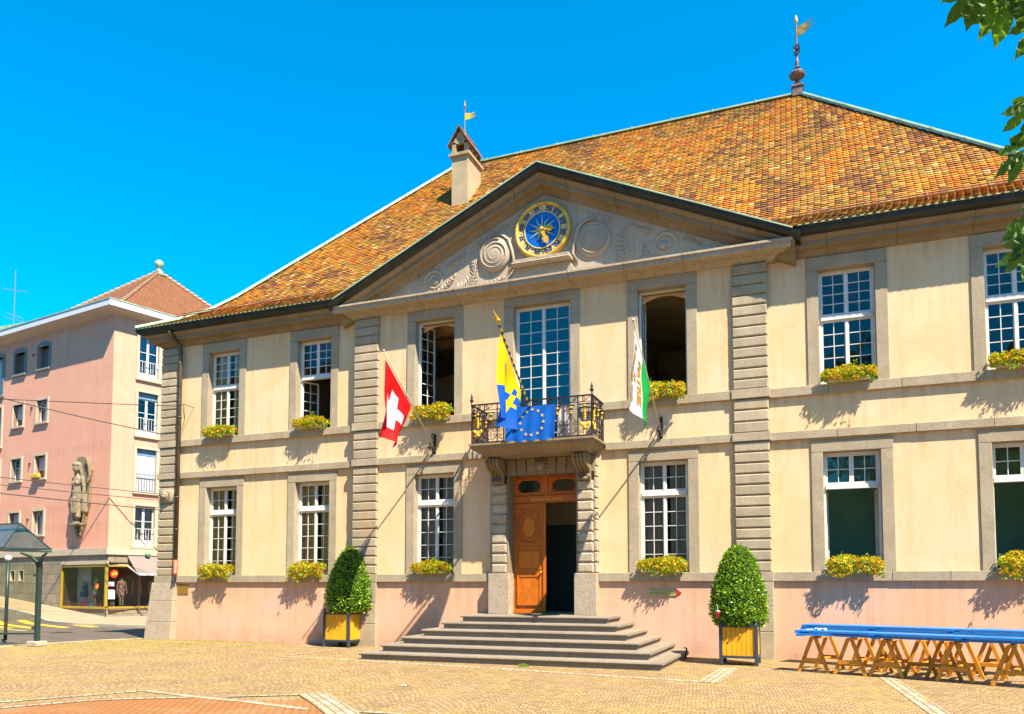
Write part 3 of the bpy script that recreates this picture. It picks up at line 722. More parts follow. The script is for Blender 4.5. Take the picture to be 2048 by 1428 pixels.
# ------------------------------------------------------------------ portal and door
YP=-.42
for x0,x1 in ((-1.21,-.81),(1.07,1.47)):
    m=MB()
    rustic(x0,x1,YP,.3,1.97,4.26,9,m,.03,.035)
    m.cbox(x0-.07,x1+.10,YP-.05,YC+.02,.94,1.965,.012)
    e0,e1=(-1.30,-1.21) if x0<0 else (1.47,1.56)
    rustic(e0,e1,YP+.10,.2,1.97,4.86,11,m,.02,.03)
    m.build('portal_pilaster',M['stone_w'],hall)
m=MB(); m.cbox(-.81,-.77,YP+.06,.10,.94,4.47,.01); m.cbox(1.03,1.07,YP+.06,.10,.94,4.47,.01); m.box(-1.2,1.5,YC-.02,.1,4.47,4.9)
bx=[-1.2,-.78,-.52,-.26,.0,.26,.52,.78,1.05,1.5]
for i,(a,b) in enumerate(zip(bx,bx[1:])):
    t=(a+b)/2-.13; m.add([(a+.01-.0*t,YP+.03,4.47),(b-.01,YP+.03,4.47),(b-.01+.05*t,YP+.03,4.86),(a+.01+.05*t,YP+.03,4.86),(a+.01,YC,4.47),(b-.01,YC,4.47),(b-.01+.05*t,YC,4.86),(a+.01+.05*t,YC,4.86)],[(0,1,2,3),(1,5,6,2),(4,0,3,7),(4,5,1,0),(3,2,6,7)])
m.build('door_surround',M['stone_d'],hall)
m=MB(); m.ell((.13,YP-.02,4.67),(.12,.08,.14)); 
for i in range(10): t=2*PI*i/10; m.ell((.13+.14*math.cos(t),YP+.01,4.67+.15*math.sin(t)),(.045,.04,.045),7,5)
m.build('carved_keystone',M['stone_d'],hall,smooth=True)
for cx in (-1.01,1.27):
    m=MB(); w=.17; n=14; pts=[]
    # scroll console profile in (y,z)
    pr=[(-.42,4.24),(-.50,4.25),(-.53,4.32),(-.50,4.42),(-.56,4.50),(-.70,4.55),(-.86,4.62),(-.93,4.72),(-.92,4.84),(-.42,4.86)]
    vs=[(cx-w,y,z) for y,z in pr]+[(cx+w,y,z) for y,z in pr]; k=len(pr)
    m.add(vs,[tuple(range(k-1,-1,-1)),tuple(range(k,2*k))]+[(i,(i+1)%k,k+(i+1)%k,k+i) for i in range(k)])
    for s in (-1,1):
        for q in (.06,.10): 
            P=[];
            for i in range(22): a=i/21*2.2*2*PI; r=.10*(1-i/24); P.append((cx+s*w,-.79+r*math.cos(a),4.73+r*math.sin(a)))
        m.tube(P,.013,5)
        for px in (-.09,0,.09): m.tube([(cx+px,y-.012,z) for y,z in pr[1:9]],.016,5)
    m.ell((cx,-.53,4.28),(.12,.06,.05)); m.build('scroll_console',M['stone_d'],hall,smooth=False)
def mat_wood(name,c1,c2,dark,sc_=(9,9,.7),rough=.45,coat=0):
    m,nt=nmat(name);k=N(nt);p=pos(k)
    a=k.noise(k.map(p,sc_),3,6,.65,.6); col=k.ramp(a,[(.3,dark),(.48,c1),(.7,c2)])
    col=k.mix(k.math('MULTIPLY',k.noise(p,1.5,3),.25),col,dark)
    k.out(k.prin(col,rough,0,k.bump(a,.1,.005),.4)); return m
M['door']=mat_wood('varnished_oak',(.66,.165,.006),(.80,.23,.010),(.42,.085,.003))
M['door2']=mat_wood('varnished_oak_panel',(.78,.215,.007),(.88,.28,.012),(.52,.13,.004))
M['planter_wood']=mat_wood('larch_boards',(.98,.46,.012),(.98,.54,.02),(.78,.32,.01),(7,7,.5),.5)
M['trestle']=mat_wood('pine_trestle_wood',(.90,.34,.02),(.95,.46,.04),(.62,.20,.012),(6,6,1.2),.55)
def frame_rect(m,x0,x1,z0,z1,y,w=.03,d=.018,cut=0):
    m.box(x0,x0+w,y-d,y,z0,z1);m.box(x1-w,x1,y-d,y,z0,z1);m.box(x0+w,x1-w,y-d,y,z0,z0+w);m.box(x0+w,x1-w,y-d,y,z1-w,z1)
def octo(x0,x1,z0,z1,c): return [(x0+c,z0),(x1-c,z0),(x1,z0+c),(x1,z1-c),(x1-c,z1),(x0+c,z1),(x0,z1-c),(x0,z0+c)]
YD=.02
m=MB(); m.box(-.77,1.03,YD-.02,YD+.08,3.78,3.96); m.box(-.77,1.03,YD-.05,YD-.02,3.92,3.96); m.box(-.77,1.03,YD-.035,YD-.02,3.78,3.80)
m.box(.09,.17,YD-.03,YD+.08,3.961,4.47); 
tr=m.build('door_transom',M['door'],hall,bevel=.006)
vs,fs=text_mesh('HOTEL DE VILLE',.085,.002,2,1.35); m=MB(); m.add([(.13+x,YD-.024,3.86+y) for x,y,_ in vs],fs); m.build('gold_lettering',M['goldtxt'],tr)
for sx,(x0,x1) in enumerate(((-.77,.09),(.17,1.03))):
    m=MB(); z0,z1=3.97,4.46; m.box(x0,x0+.13,YD,YD+.06,z0,z1);m.box(x1-.13,x1,YD,YD+.06,z0,z1);m.box(x0+.13,x1-.13,YD,YD+.06,z0,z0+.09);m.box(x0+.13,x1-.13,YD,YD+.06,z1-.09,z1)
    frame_rect(m,x0+.10,x1-.10,z0+.06,z1-.06,YD,.025,.02)
    for cxx,czz,s1,s2 in ((x0+.13,z0+.09,1,1),(x1-.13,z0+.09,-1,1),(x0+.13,z1-.09,1,-1),(x1-.13,z1-.09,-1,-1)):
        m.lathe([(.075,0),(.075,.03),(.001,.03)],(cxx,YD+.05,czz),14,'y')
    t=m.build('transom_light',M['door'],hall,bevel=.004)
    g=MB(); g.add([(x0+.1,YD+.03,z0+.06),(x1-.1,YD+.03,z0+.06),(x1-.1,YD+.03,z1-.06),(x0+.1,YD+.03,z1-.06)],[(0,1,2,3)]); g.build('pane',M['glass'],t)
def door_leaf(xf,name='door_leaf'):
    W=.86;H=2.82
    m=MB(xf); m.box(0,W,0,.06,0,H); 
    m.box(0,W,-.03,0,.0,.10); m.box(.02,W-.02,-.045,-.03,.0,.05)
    frame_rect(m,.10,W-.10,.20,.98,0,.05,.035); frame_rect(m,.12,W-.12,1.12,1.62,0,.03,.022)
    frame_rect(m,.06,W-.06,1.70,2.70,0,.02,.012)
    def ring(pts,w,d):
        for (a,b),(c,e) in zip(pts,pts[1:]+pts[:1]): m.obox((a,-d/2,b),(c,-d/2,e),w,d,up=(0,1,0))
    ring(octo(.16,W-.16,1.80,2.62,.12),.028,.03); ring(octo(.20,W-.20,1.84,2.58,.13),.02,.018); ring(octo(.25,W-.25,1.93,2.49,.13),.025,.026)
    m.box(W-.05,W+.03,-.035,0,0,H) 
    o=m.build(name,M['door'],hall,bevel=.004)
    p=MB(xf); p.box(.15,W-.15,-.018,0,.25,.93); p.build('lower_panel',M['door2'],o,bevel=.006)
    p=MB(xf); p.box(.15,W-.15,-.012,0,1.15,1.59); p.build('middle_panel',M['door2'],o,bevel=.006)
    p=MB(xf); p.prism([(a,b) for a,b in octo(.27,W-.27,1.95,2.47,.12)],-.018,0); p.build('octagonal_panel',M['door2'],o,bevel=.006)
    q=MB(xf); cx,cz=W/2,.59
    for s in (-1,1):
        for t in (-1,1): q.add([(cx,-.0195,cz),(cx+s*.25,-.0195,cz+t*.04),(cx+s*.28,-.0195,cz+t*.33),(cx+s*.05,-.0195,cz+t*.3)],[(0,1,2,3) if s*t<0 else (3,2,1,0)])
    q.build('inlay',M['door'],o)
    k=MB(xf); k.lathe([(.012,0),(.012,.05),(.03,.055),(.03,.085),(.01,.095)],(W-.09,0,1.05),10,'y'); k.build('door_knob',M['gold'],o)
    return o
door_leaf(Matrix.Translation((-.77,YD,.95)))
door_leaf(Matrix.Translation((1.03,YD+.05,.95))@Matrix.Rotation(R(-82),4,'Z')@Matrix.Scale(-1,4,(1,0,0)),'open_door_leaf')
# hallway behind the open leaf: inner glazed door
m=MB(); m.box(-.9,1.5,1.9,1.96,.96,3.35); m.build('lobby_wall',simple('dark_green_lobby',(.03,.075,.06),.7),hall)
m=MB(); m.box(-.9,1.5,1.9,1.96,3.351,4.9); m.build('lobby_wall',simple('beige_lobby',(.45,.40,.22),.8),hall)
m=MB(); m.box(.42,.78,1.88,1.895,2.1,2.75); m.build('lobby_notice',simple('lobby_notice_paper',(.6,.5,.25),.8),hall)
# ------------------------------------------------------------------ steps
m=MB()
for i in range(6):
    z1=.157*(i+1); z0=z1-.157; xl=-3.14+.305*i; xr=3.72-.325*i; yf=-3.56+.43*i
    m.box(xl+.05,xr-.05,yf+.05,YC+.02,z0-.02 if i==0 else z0,z1-.055)
    # nosed tread laid in slabs
    xs=[xl]; 
    while xs[-1]<xr-1.6: xs.append(xs[-1]+random.uniform(1.3,1.9))
    xs.append(xr)
    for a,b in zip(xs,xs[1:]):
        m.add([(a+.0015,yf+.012,z1-.055),(b-.0015,yf+.012,z1-.055),(b-.0015,yf,z1-.03),(a+.0015,yf,z1-.03),(a+.0015,yf+.012,z1),(b-.0015,yf+.012,z1),(a+.0015,YC+.02,z1-.055),(b-.0015,YC+.02,z1-.055),(b-.0015,YC+.02,z1),(a+.0015,YC+.02,z1)],
              [(0,1,3,2)[::1] if False else (0,1,2,3),(3,2,5,4),(4,5,8,9),(1,7,8,5,2),(6,0,3,4,9),(6,7,1,0)])
steps=m.build('entrance_steps',M['step'],None,bevel=0); tag(steps,'six wide grey-brown stone entrance steps narrowing up to the open wooden door','steps')
m=MB(); m.tube([(3.75,-1.0,.02),(3.78,-.95,.25),(3.72,-.9,.26)],.02,6); tag(m.build('boot_scraper',M['iron'],org=(3.75,-1,0)),'small dark iron boot scraper beside the bottom step by the pink wall','boot scraper')
# ------------------------------------------------------------------ balcony
BX0,BX1,BY=-1.45,1.73,-1.27
m=MB(); prof=[(.02,5.17),(.02,5.12),(-.02,5.10),(-.03,5.05),(-.10,5.00),(-.22,4.94),(-.24,4.90),(-.30,4.88),(-.6,4.87),(-.6,5.17)]
m.sweep([(BX0,YC+.03),(BX0,BY),(BX1,BY),(BX1,YC+.03)],prof,caps=True); m.box(BX0+.5,BX1-.5,BY+.5,YC,4.875,5.165)
bal=m.build('balcony',M['stone_d'],hall)
def scroll(m,cx,cz,r,turns,sg,t0,f,rr=.011,n=22):
    P=[]
    for i in range(n+1):
        t=i/n; a=t0+sg*2*PI*turns*t; q=r*(1-.85*t); P.append(f(cx+q*math.cos(a),cz+q*math.sin(a)))
    m.tube(P,rr,4,cap=False); return P
def railing(f,L,panels,urns):
    """f maps (distance along rail, height, out) to a point"""
    g=lambda u,z: f(u,z,0)
    zb,zt=5.20,6.15
    m=MB()
    m.obox(g(0,zt),g(L,zt),.05,.03); m.obox(g(0,zb),g(L,zb),.03,.03); m.obox(g(0,6.0),g(L,6.0),.02,.015)
    O_=[]
    n=max(2,int(L/.30))
    for i in range(n):
        u=(i+.5)*L/n; s=1 if i%2 else -1; scroll(m,u-.03*s,6.073,.058,1.3,s,R(90),g)
        m.tube([g(u-.12,6.01),g(u,6.03),g(u+.12,6.13)],.007,4,cap=False)
    w=L/panels
    for i in range(panels+1):
        u=min(max(i*w,.012),L-.012); m.obox(g(u,zb),g(u,zt),.022,.022,up=(0,1,0))
    for i in range(panels):
        a=i*w; c=a+w/2; o=MB(); O_.append(o)
        if i in urns:
            m.obox(g(a+.02,5.95),g(a+w-.02,5.95),.06,.02); m.obox(g(a+.03,5.86),g(a+w-.03,5.86),.06,.025)
            p=g(c,0); 
            for (zc,rx,rz) in ((5.905,.05,.04),): o.ell((p[0],p[1],zc),(rx,.04,rz),8,6)
            for j in range(6):
                z=5.83-.05*j; o.ell((p[0],p[1],z),(.045-.006*(j%3),.035,.03),8,5,jit=.1)
            for j in range(7):
                t=(j-3)/3; q=g(c+t*.09,0); o.ell((q[0],q[1],5.43+.05*t*t),(.032,.03,.055),6,5)
            o.ell((p[0],p[1],5.38),(.06,.045,.05),8,6)
            for s in (-1,1):
                m.tube([g(c+s*.10,5.84),g(c+s*.09,5.7),g(c+s*.05,5.55),g(c+s*.10,5.47)],.008,4); scroll(m,c+s*.08,5.30,.06,1.5,s,R(90),g,.008)
                m.tube([g(c+s*.03,5.36),g(c+s*.03,5.21)],.007,4)
        else:
            m.obox(g(c-.10,5.93),g(c+.10,5.93),.05,.018); m.obox(g(c-.06,5.84),g(c+.06,5.84),.04,.015)
            p=g(c,0); o.ell((p[0],p[1],5.885),(.05,.035,.035),8,6); o.ell((p[0],p[1],5.80),(.025,.02,.045),7,5); o.ell((p[0],p[1],5.75),(.035,.03,.02),7,5)
            for s in (-1,1):
                m.tube([g(c+s*.02,5.76),g(c+s*.035,5.66),g(c+s*.09,5.58),g(c+s*.13,5.50)],.008,4)
                scroll(m,c+s*.095,5.50,.075,1.8,-s,R(90),g,.009); scroll(m,c+s*.095,5.36,.06,1.5,s,R(-90),g,.009)
                m.tube([g(c+s*.06,5.24),g(c+s*.06,5.29),g(c+s*.15,5.29)],.008,4); m.tube([g(c+s*.012,5.76),g(c+s*.012,5.30)],.006,4)
            m.obox(g(c-.08,5.27),g(c+.08,5.27),.02,.015)
    return m,O_
mm=MB();oo=[]
for (f,L,pn,ur) in ((lambda u,z,o:(BX0+.04+u,BY+.05,z),BX1-BX0-.08,9,(0,8)),(lambda u,z,o:(BX0+.04,YC-.02-u,z),1.05,3,(2,)),(lambda u,z,o:(BX1-.04,YC-.02-u,z),1.05,3,(2,))):
    a,b=railing(f,L,pn,ur)
    mm.add(a.v,a.f); oo+=b
rl=mm.build('railing',M['iron'],bal); [o.build('gilded_ornament',M['gold'],bal,smooth=True) for o in oo]
for x in (BX0+.04,BX1-.04):
    m=MB(); m.lathe([(.012,6.16),(.014,6.22),(.045,6.25),(.05,6.28),(.02,6.32),(.035,6.35),(.02,6.39),(.004,6.46)],(x,BY+.05,0),10)
    m.build('rail_finial',M['iron'],bal,smooth=True)
# ------------------------------------------------------------------ downpipe
m=MB(); m.tube([(-12.0,-.50,9.56),(-12.0,-.48,9.44),(-11.97,-.36,9.32),(-11.90,-.20,9.14),(-11.88,-.16,8.95),(-11.88,-.16,2.45)],.062,12)
for z in (8.6,6.9,4.4,3.4): m.lathe([(.062,-.02),(.075,-.02),(.075,.02),(.062,.02)],(-11.88,-.16,z),12)
dp=m.build('downpipe',simple('aged_copper_pipe',(.13,.10,.055),.5,.3,.35,3),hall,smooth=True)
m=MB(); m.tube([(-11.88,-.16,2.45),(-11.88,-.16,2.2),(-11.84,-.20,2.12),(-11.72,-.33,2.0)],[.07,.07,.072,.06],12); m.build('downpipe_boot',M['terracotta'],dp,smooth=True)
m=MB(); m.obox((-11.88,-.045,1.55),(-11.46,-.045,1.55),.02,.29,up=(0,0,1)); m.build('brass_plaque',simple('brass_plaque',(.50,.30,.06),.45,.5,.15,30),hall,bevel=.005)
m=MB(); m.tube([(-11.80,-.02,6.84),(-11.62,-.25,7.05),(-11.46,-.42,7.21),(-11.85,-.40,7.19)],.012,5); m.tube([(-11.46,-.42,7.21),(-11.46,-.0,7.20)],.010,5); m.build('cable_bracket',M['iron'],hall)
# ------------------------------------------------------------------ roof
RP=[(-.62,9.695),(.3,10.16),(1.0,10.62),(1.6,11.19),(7.4,17.57)]
def zroof(y):
    for (a,b),(c,d) in zip(RP,RP[1:]):
        if y<=c: return b+(d-b)*(y-a)/(c-a)
    return RP[-1][1]
def xl_(y): return -6.05-.906*(7.4-y)
def xr_(y): return 6.34+.906*(7.4-y)
roof=MB()
# deck below the tiles
for (a,b),(c,d) in zip(RP,RP[1:]):
    if c<.5:
        roof.add([(xl_(a)+.03,a+.03,b-.05),(-5.95,a+.03,b-.05),(-5.95,c,d-.05),(xl_(c)+.03,c,d-.05)],[(0,1,2,3)]); roof.add([(6.26,a+.03,b-.05),(xr_(a)-.03,a+.03,b-.05),(xr_(c)-.03,c,d-.05),(6.26,c,d-.05)],[(0,1,2,3)])
    else: roof.add([(xl_(a)+.03,a,b-.05),(xr_(a)-.03,a,b-.05),(xr_(c)-.03,c,d-.05),(xl_(c)+.03,c,d-.05)],[(0,1,2,3)])
yb=14.8+.62
for i,((a,b),(c,d)) in enumerate(zip(RP,RP[1:])):
    A,B=14.8-a,14.8-c
    roof.add([(xl_(a),A,b),(xr_(a),A,b),(xr_(c),B,d),(xl_(c),B,d)],[(3,2,1,0)])
    roof.add([(xl_(a),a,b),(xl_(c),c,d),(xl_(c),B,d),(xl_(a),A,b)],[(0,1,2,3)])
    roof.add([(xr_(a),a,b),(xr_(c),c,d),(xr_(c),B,d),(xr_(a),A,b)],[(3,2,1,0)])
roof.add([(xl_(-.62),.25,9.6),(xr_(-.62),.25,9.6),(xr_(-.62),15.2,9.6),(xl_(-.62),15.2,9.6)],[(3,2,1,0)])
ro=roof.build('roof',simple('brown_roof_deck',(.22,.11,.05),.9,0,.3,4),hall)
t=MB(); t.col=[]
W=.160; EX=.128
pal=[((.39,.20,.035),30),((.50,.27,.06),22),((.46,.13,.010),14),((.56,.24,.012),16),((.26,.095,.022),16),((.15,.06,.024),6),((.34,.14,.03),20),((.62,.42,.16),4),((.30,.21,.02),16)]
pc=[c for c,w in pal for _ in range(w)]
org=[c for c,w in pal[2:4] for _ in range(w)]; drk=[(.24,.09,.028),(.15,.06,.03),(.30,.12,.035),(.20,.09,.03)]
S=[0]
for (a,b),(c,d) in zip(RP,RP[1:]): S.append(S[-1]+math.hypot(c-a,d-b))
def pt(s):
    for i in range(len(RP)-1):
        if s<=S[i+1] or i==len(RP)-2:
            f=(s-S[i])/(S[i+1]-S[i]); a,b=RP[i],RP[i+1]; L=S[i+1]-S[i]
            return a[0]+(b[0]-a[0])*f,a[1]+(b[1]-a[1])*f,(-(b[1]-a[1])/L,(b[0]-a[0])/L)
rng=random.Random(3); row=0;s=0.0
while s<S[-1]:
    y0,z0,nr=pt(max(0,s-.02)); y1,z1,_=pt(min(S[-1],s+EX+.05)); ym=pt(min(S[-1],s+.05))[0]
    x=xl_(ym)+(W/2 if row%2 else 0)-.05
    while x<xr_(ym)-.05:
        xc=x+W/2
        if ZA-SL*abs(xc-XA)>z0+.25 and abs(xc-XA)<6.0: x+=W; continue
        n1=mnoise.noise((xc*.55,s*.28,0)); n2=mnoise.noise((xc*.8+9,s*.7,3))
        r=rng.random()
        c=rng.choice(org) if (n1>.08 and r<.6) else rng.choice(drk) if (n2>.18 and r<.6) else rng.choice(pc)
        if s<.9 and rng.random()<.35: c=(.22,.18,.03)
        k=rng.uniform(.98,1.32); c=(min(.9,c[0]*k),min(.9,c[1]*k),c[2]*k)
        lf=rng.uniform(.032,.046); jx=rng.uniform(-.004,.004); jl=rng.uniform(-.008,.008)
        g=.004; xa=x+g+jx; xb=x+W-g+jx; hx=.045; 
        def P(px,f,up): # f: 0 lower tip .. 1 upper edge
            return (px,y0+(y1-y0)*f+nr[0]*up,z0+(z1-z0)*f+nr[1]*up)
        e=.22
        q=[P(xa,1,.004),P(xb,1,.004),P(xb,e,lf*.85),P(xb-hx,jl,lf),P(xa+hx,jl,lf),P(xa,e,lf*.85)]
        lo=[P(xb,e,lf*.85-.03),P(xb-hx,jl,lf-.03),P(xa+hx,jl,lf-.03),P(xa,e,lf*.85-.03)]
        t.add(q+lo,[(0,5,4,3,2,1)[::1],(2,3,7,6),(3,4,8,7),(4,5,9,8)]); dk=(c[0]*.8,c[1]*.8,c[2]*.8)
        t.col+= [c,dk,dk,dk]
        x+=W
    s+=EX; row+=1
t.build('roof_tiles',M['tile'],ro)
# gable roof of the pediment
m=MB()
for sg in (-1,1):
    ys=YC-.58; e=6.0
    def yy(z): return None
    zA=ZA+.0; yA=7.4-(17.57-zA)/1.1; 
    x1=XA+sg*6.0; z1=ZA-SL*6.0
    q=[(XA,ys,ZA-.02),(XA,yA,ZA-.02),(x1,.2,z1-.02),(x1,ys,z1-.02)]
    m.add(q,[(0,1,2,3) if sg<0 else (3,2,1,0)])
m.build('pediment_roof',simple('plain_tile_slope',(.45,.22,.08),.85,0,.4,14,.3,30),ro)
# copper ridge and hips
m=MB()
def strip3(a,b,w=.26,h=.05):
    a=Vector(a);b=Vector(b);n=max(1,int((b-a).length/1.25))
    for i in range(n):
        p=a.lerp(b,i/n);q=a.lerp(b,(i+1)/n); m.obox(p,q,w,h); m.obox(q-(q-p).normalized()*.02,q+(q-p).normalized()*.02,w+.03,h+.04)
        m.tube([p+Vector((0,0,.04)),q+Vector((0,0,.04))],.05,6)
strip3((-6.05,7.4,17.60),(6.34,7.4,17.60))
for X in (xl_,xr_):
    for (a,b),(c,d) in zip(RP,RP[1:]): strip3((X(a),a,b+.05),(X(c),c,d+.05))
m.build('copper_ridge',M['verdigris'],ro)
m=MB()
for sg in (-1,1): m.obox((XA,YC-.60,ZA+.015),(XA+sg*6.05,YC-.60,ZA-SL*6.05+.015),.05,.03)
m.obox((6.3,-.6,9.72),(12.8,-.6,9.72),.05,.02); m.obox((-13.2,-.6,9.72),(-6.0,-.6,9.72),.05,.02)
m.build('copper_flashing',M['verdigris'],ro)
for x0,x1 in ((-12.3,-6.6),(6.3,12.6)):
    m=MB()
    for y,z in ((.05,10.22),(.28,10.38)): m.tube([(x0,y,z),(x1,y,z)],.018,6)
    x=x0+.3
    while x<x1: m.obox((x,.0,10.1),(x,.3,10.42),.02,.03); x+=1.2
    m.build('snow_guard',simple('rusty_snow_guard',(.32,.13,.05),.7),ro)
# chimney (square stack with a little tiled gable on top)
X0,X1,Y0,Y1=-4.87,-4.27,4.7,5.8
ch=MB(); ch.box(X0,X1,Y0,Y1,13.6,16.36); chim=ch.build('chimney',simple('chimney_render',(.52,.40,.24),.9,0,.15,1.5,.15,50),ro)
m=MB(); m.box(X0-.04,X1+.04,Y0-.04,Y1+.04,14.45,14.55); m.build('chimney_collar',M['gutter'],ro)
m=MB(); m.box(X0-.08,X1+.08,Y0-.08,Y1+.08,16.36,16.46)
m.box(X0,X0+.14,Y0,Y0+.1,16.46,16.86); m.box(X1-.14,X1,Y0,Y0+.1,16.46,16.86); m.prism([(X0,16.80),(X1,16.80),((X0+X1)/2,17.28)],Y0,Y0+.1)
m.box(X0,X0+.14,Y1-.1,Y1,16.46,16.86); m.box(X1-.14,X1,Y1-.1,Y1,16.46,16.86); m.prism([(X0,16.80),(X1,16.80),((X0+X1)/2,17.28)],Y1-.1,Y1)
for xx in (X0,X1-.1):
    for yy_ in (Y0+.32,Y0+.64): m.box(xx,xx+.1,yy_,yy_+.1,16.46,16.84)
    m.box(xx,xx+.1,Y0+.1,Y1-.1,16.78,16.86)
m.build('chimney_cap',simple('chimney_cap_render',(.42,.33,.20),.9,0,.3,5,.3,40),chim) if False else m.build('chimney_cap',simple('chimney_cap_render',(.42,.33,.20),.9,0,.3,5,.3,40),ro)
t=MB(); t.col=[]
xc=(X0+X1)/2
for sg in (-1,1):
    for j in range(4):
        for i in range(8):
            f0=j/4;f1=(j+1)/4+.06; hx=.42; ya=Y0-.12+i*.168; c=rng.choice([(.42,.17,.08),(.30,.13,.07),(.50,.24,.10),(.25,.15,.1)])
            p=lambda f,up:(xc+sg*hx*(1-f),0,16.70+.66*f+up)
            a=p(f0,.035);b=p(f1,.01)
            t.add([(a[0],ya,a[2]),(a[0],ya+.16,a[2]),(b[0],ya+.16,b[2]),(b[0],ya,b[2]),(a[0],ya,a[2]-.03),(a[0],ya+.16,a[2]-.03),(b[0],ya+.16,b[2]-.03),(b[0],ya,b[2]-.03)],[(0,1,2,3),(7,6,5,4),(0,4,5,1),(1,5,6,2),(3,2,6,7),(0,3,7,4)]); t.col+=[c]*6
t.build('chimney_tiles',M['tile'],ro)
# spire with weather vane at the right end of the ridge
sp=thing('weather_vane',(6.27,7.4,17.55),'tall dark finial with ball, iron scrolls and forked pennant vane on the roof apex','weather vane')
m=MB(); x,y=6.27,7.4
m.box(x-.16,x+.16,y-.16,y+.16,17.5,17.83); m.box(x-.19,x+.19,y-.19,y+.19,17.80,17.86)
m.lathe([(.12,17.86),(.07,17.95),(.10,18.0),(.06,18.06),(.12,18.12),(.24,18.20),(.26,18.27),(.2,18.35),(.08,18.40),(.05,18.45),(.09,18.5),(.05,18.55),(.06,18.7),(.03,18.85),(.025,20.0)],(x,y,0),14)
m.build('turned_finial',simple('weathered_lead',(.20,.13,.12),.6,.3,.3,6),sp,smooth=False)
m=MB()
for k in range(4):
    a=R(45+90*k); 
    for s in (-1,1):
        P=[(x+math.cos(a)*(.03+.10*math.sin(PI*i/8)),y+math.sin(a)*(.03+.10*math.sin(PI*i/8)),19.12+s*.17*i/8+ .0) for i in range(9)]; m.tube(P,.014,4)
m.lathe([(.03,19.1),(.07,19.12),(.07,19.15),(.03,19.17)],(x,y,0),8)
m.build('scrollwork',M['iron'],sp)
def pennant(m,x,y,z,L,h,rise):
    pts=[(0,0,h/2),(L*.5,0,h*.42+rise*.5),(L,0,h*.45+rise),(L*.55,0,rise*.5),(L*1.08,0,-h*.1+rise),(L*.5,0,-h*.42+rise*.4),(0,0,-h/2)]
    vs=[(x+a,y+.02*math.sin(a*9)+o,z+c) for o in (-.008,.008) for a,b,c in pts]; k=len(pts)
    m.add(vs,[(0,1,2,3),(0,3,5,6),(3,4,5),(k+3,k+2,k+1,k),(k+6,k+5,k+3,k),(k+5,k+4,k+3)]+[(i,k+i,k+(i+1)%k,(i+1)%k) for i in range(k)])
m=MB(); pennant(m,x+.02,y,19.72,.5,.34,.20); m.build('pennant',simple('dull_gilt_pennant',(.30,.20,.05),.45,.4,.5,5),sp)
m=MB(); m.lathe([(.02,20.0),(.05,20.05),(.055,20.15),(.03,20.25),(.003,20.30)],(x,y,0),10); m.build('gilded_tip',M['goldtxt'],sp,smooth=True)
vn=thing('weather_vane',(xc,5.1,17.3),'small gilded swallow-tailed pennant vane on top of the chimney','weather vane')
m=MB(); m.lathe([(.05,17.25),(.05,17.38),(.03,17.42),(.015,17.45),(.015,18.2),(.035,18.22),(.012,18.26),(.03,18.30),(.045,18.36),(.02,18.5),(.004,18.56)],(xc,5.1,0),8); m.build('rod',simple('gilt_rod',(.45,.25,.12),.5,.4,.3,8),vn)
m=MB(); pennant(m,xc+.015,5.1,17.98,.38,.24,-.03); m.build('pennant',simple('bright_gilt_pennant',(.95,.60,.04),.5,.2,.1,8),vn)
# ------------------------------------------------------------------ window boxes with flowers
M['box']=simple('pale_yellow_box',(.74,.62,.28),.5,0,.1,6)
M['leafy']=mat_leaf('begonia_leaf',[(.08,.18,.008),(.20,.38,.012),(.38,.58,.02),(.55,.68,.03)],.5,.35)
M['petal']=mat_leaf('begonia_petal',[(.98,.42,.01),(.99,.60,.015),(.99,.74,.02),(.99,.82,.05),(.95,.30,.008)],.5,.3,.2)
def leafquad(m,p,d,n,L,w):
    # folded pointed leaf
    s=d.cross(n).normalized(); tip=p+d*L; mid=p+d*L*.45
    m.add([p,mid+s*w-n*w*.25,tip,mid-s*w-n*w*.25],[(0,1,2),(0,2,3)])
def rv(): 
    while True:
        v=Vector((random.uniform(-1,1),random.uniform(-1,1),random.uniform(-1,1)))
        if .1<v.length<1: return v.normalized()
def flower_mesh(seed,w):
    random.seed(seed); lf=MB();fl=MB()
    ph=random.uniform(0,6)
    def point():
        x=random.uniform(-w,w); c=.5+.5*math.sin(x*7+ph)
        t=random.random()
        # mound on top of the box then trailing over its front edge
        if t<.5: y=random.uniform(-.17,.12); z=random.uniform(.13,.30+.07*c)*(1-.25*abs(x/w)**3)
        else: y=random.uniform(-.27,-.12)-.06*c; z=random.uniform(-.02-.10*c if seed>51 else .07-.06*c,.26)
        return Vector((x*(1.06 if z<.2 else .96),y,z))
    for i in range(780):
        p=point(); d=(Vector((random.uniform(-.6,.6),random.uniform(-1,.2),random.uniform(-.9,.5)))).normalized()
        n=(rv()+Vector((0,-.4,1))).normalized(); leafquad(lf,p,d,n,random.uniform(.05,.10),random.uniform(.014,.024))
    for i in range(36):
        p=point(); q=p+Vector((random.uniform(-.06,.06),random.uniform(-.12,-.02),random.uniform(-.16,.10))); lf.tube([p,(p+q)/2+Vector((0,-.03,.02)),q],.004,3)
        for j in range(4): leafquad(lf,q,(rv()+Vector((0,-.3,-.4))).normalized(),rv(),.07,.015)
    for i in range(480):
        p=point()+Vector((0,-.03,.01)); d=Vector((random.uniform(-.5,.5),-1,random.uniform(-1.1,.2))).normalized(); s=d.orthogonal().normalized(); u=d.cross(s)
        r=random.uniform(.030,.050); a0=random.uniform(0,6)
        vs=[p-d*.012]
        for j in range(8):
            a=a0+j*PI/4; q=r*(1 if j%2==0 else .55); vs.append(p+(s*math.cos(a)+u*math.sin(a))*q+d*(.02 if j%2==0 else .004))
        fl.add(vs,[(0,1+j,1+(j+1)%8) for j in range(8)])
    return lf,fl
protos=[]
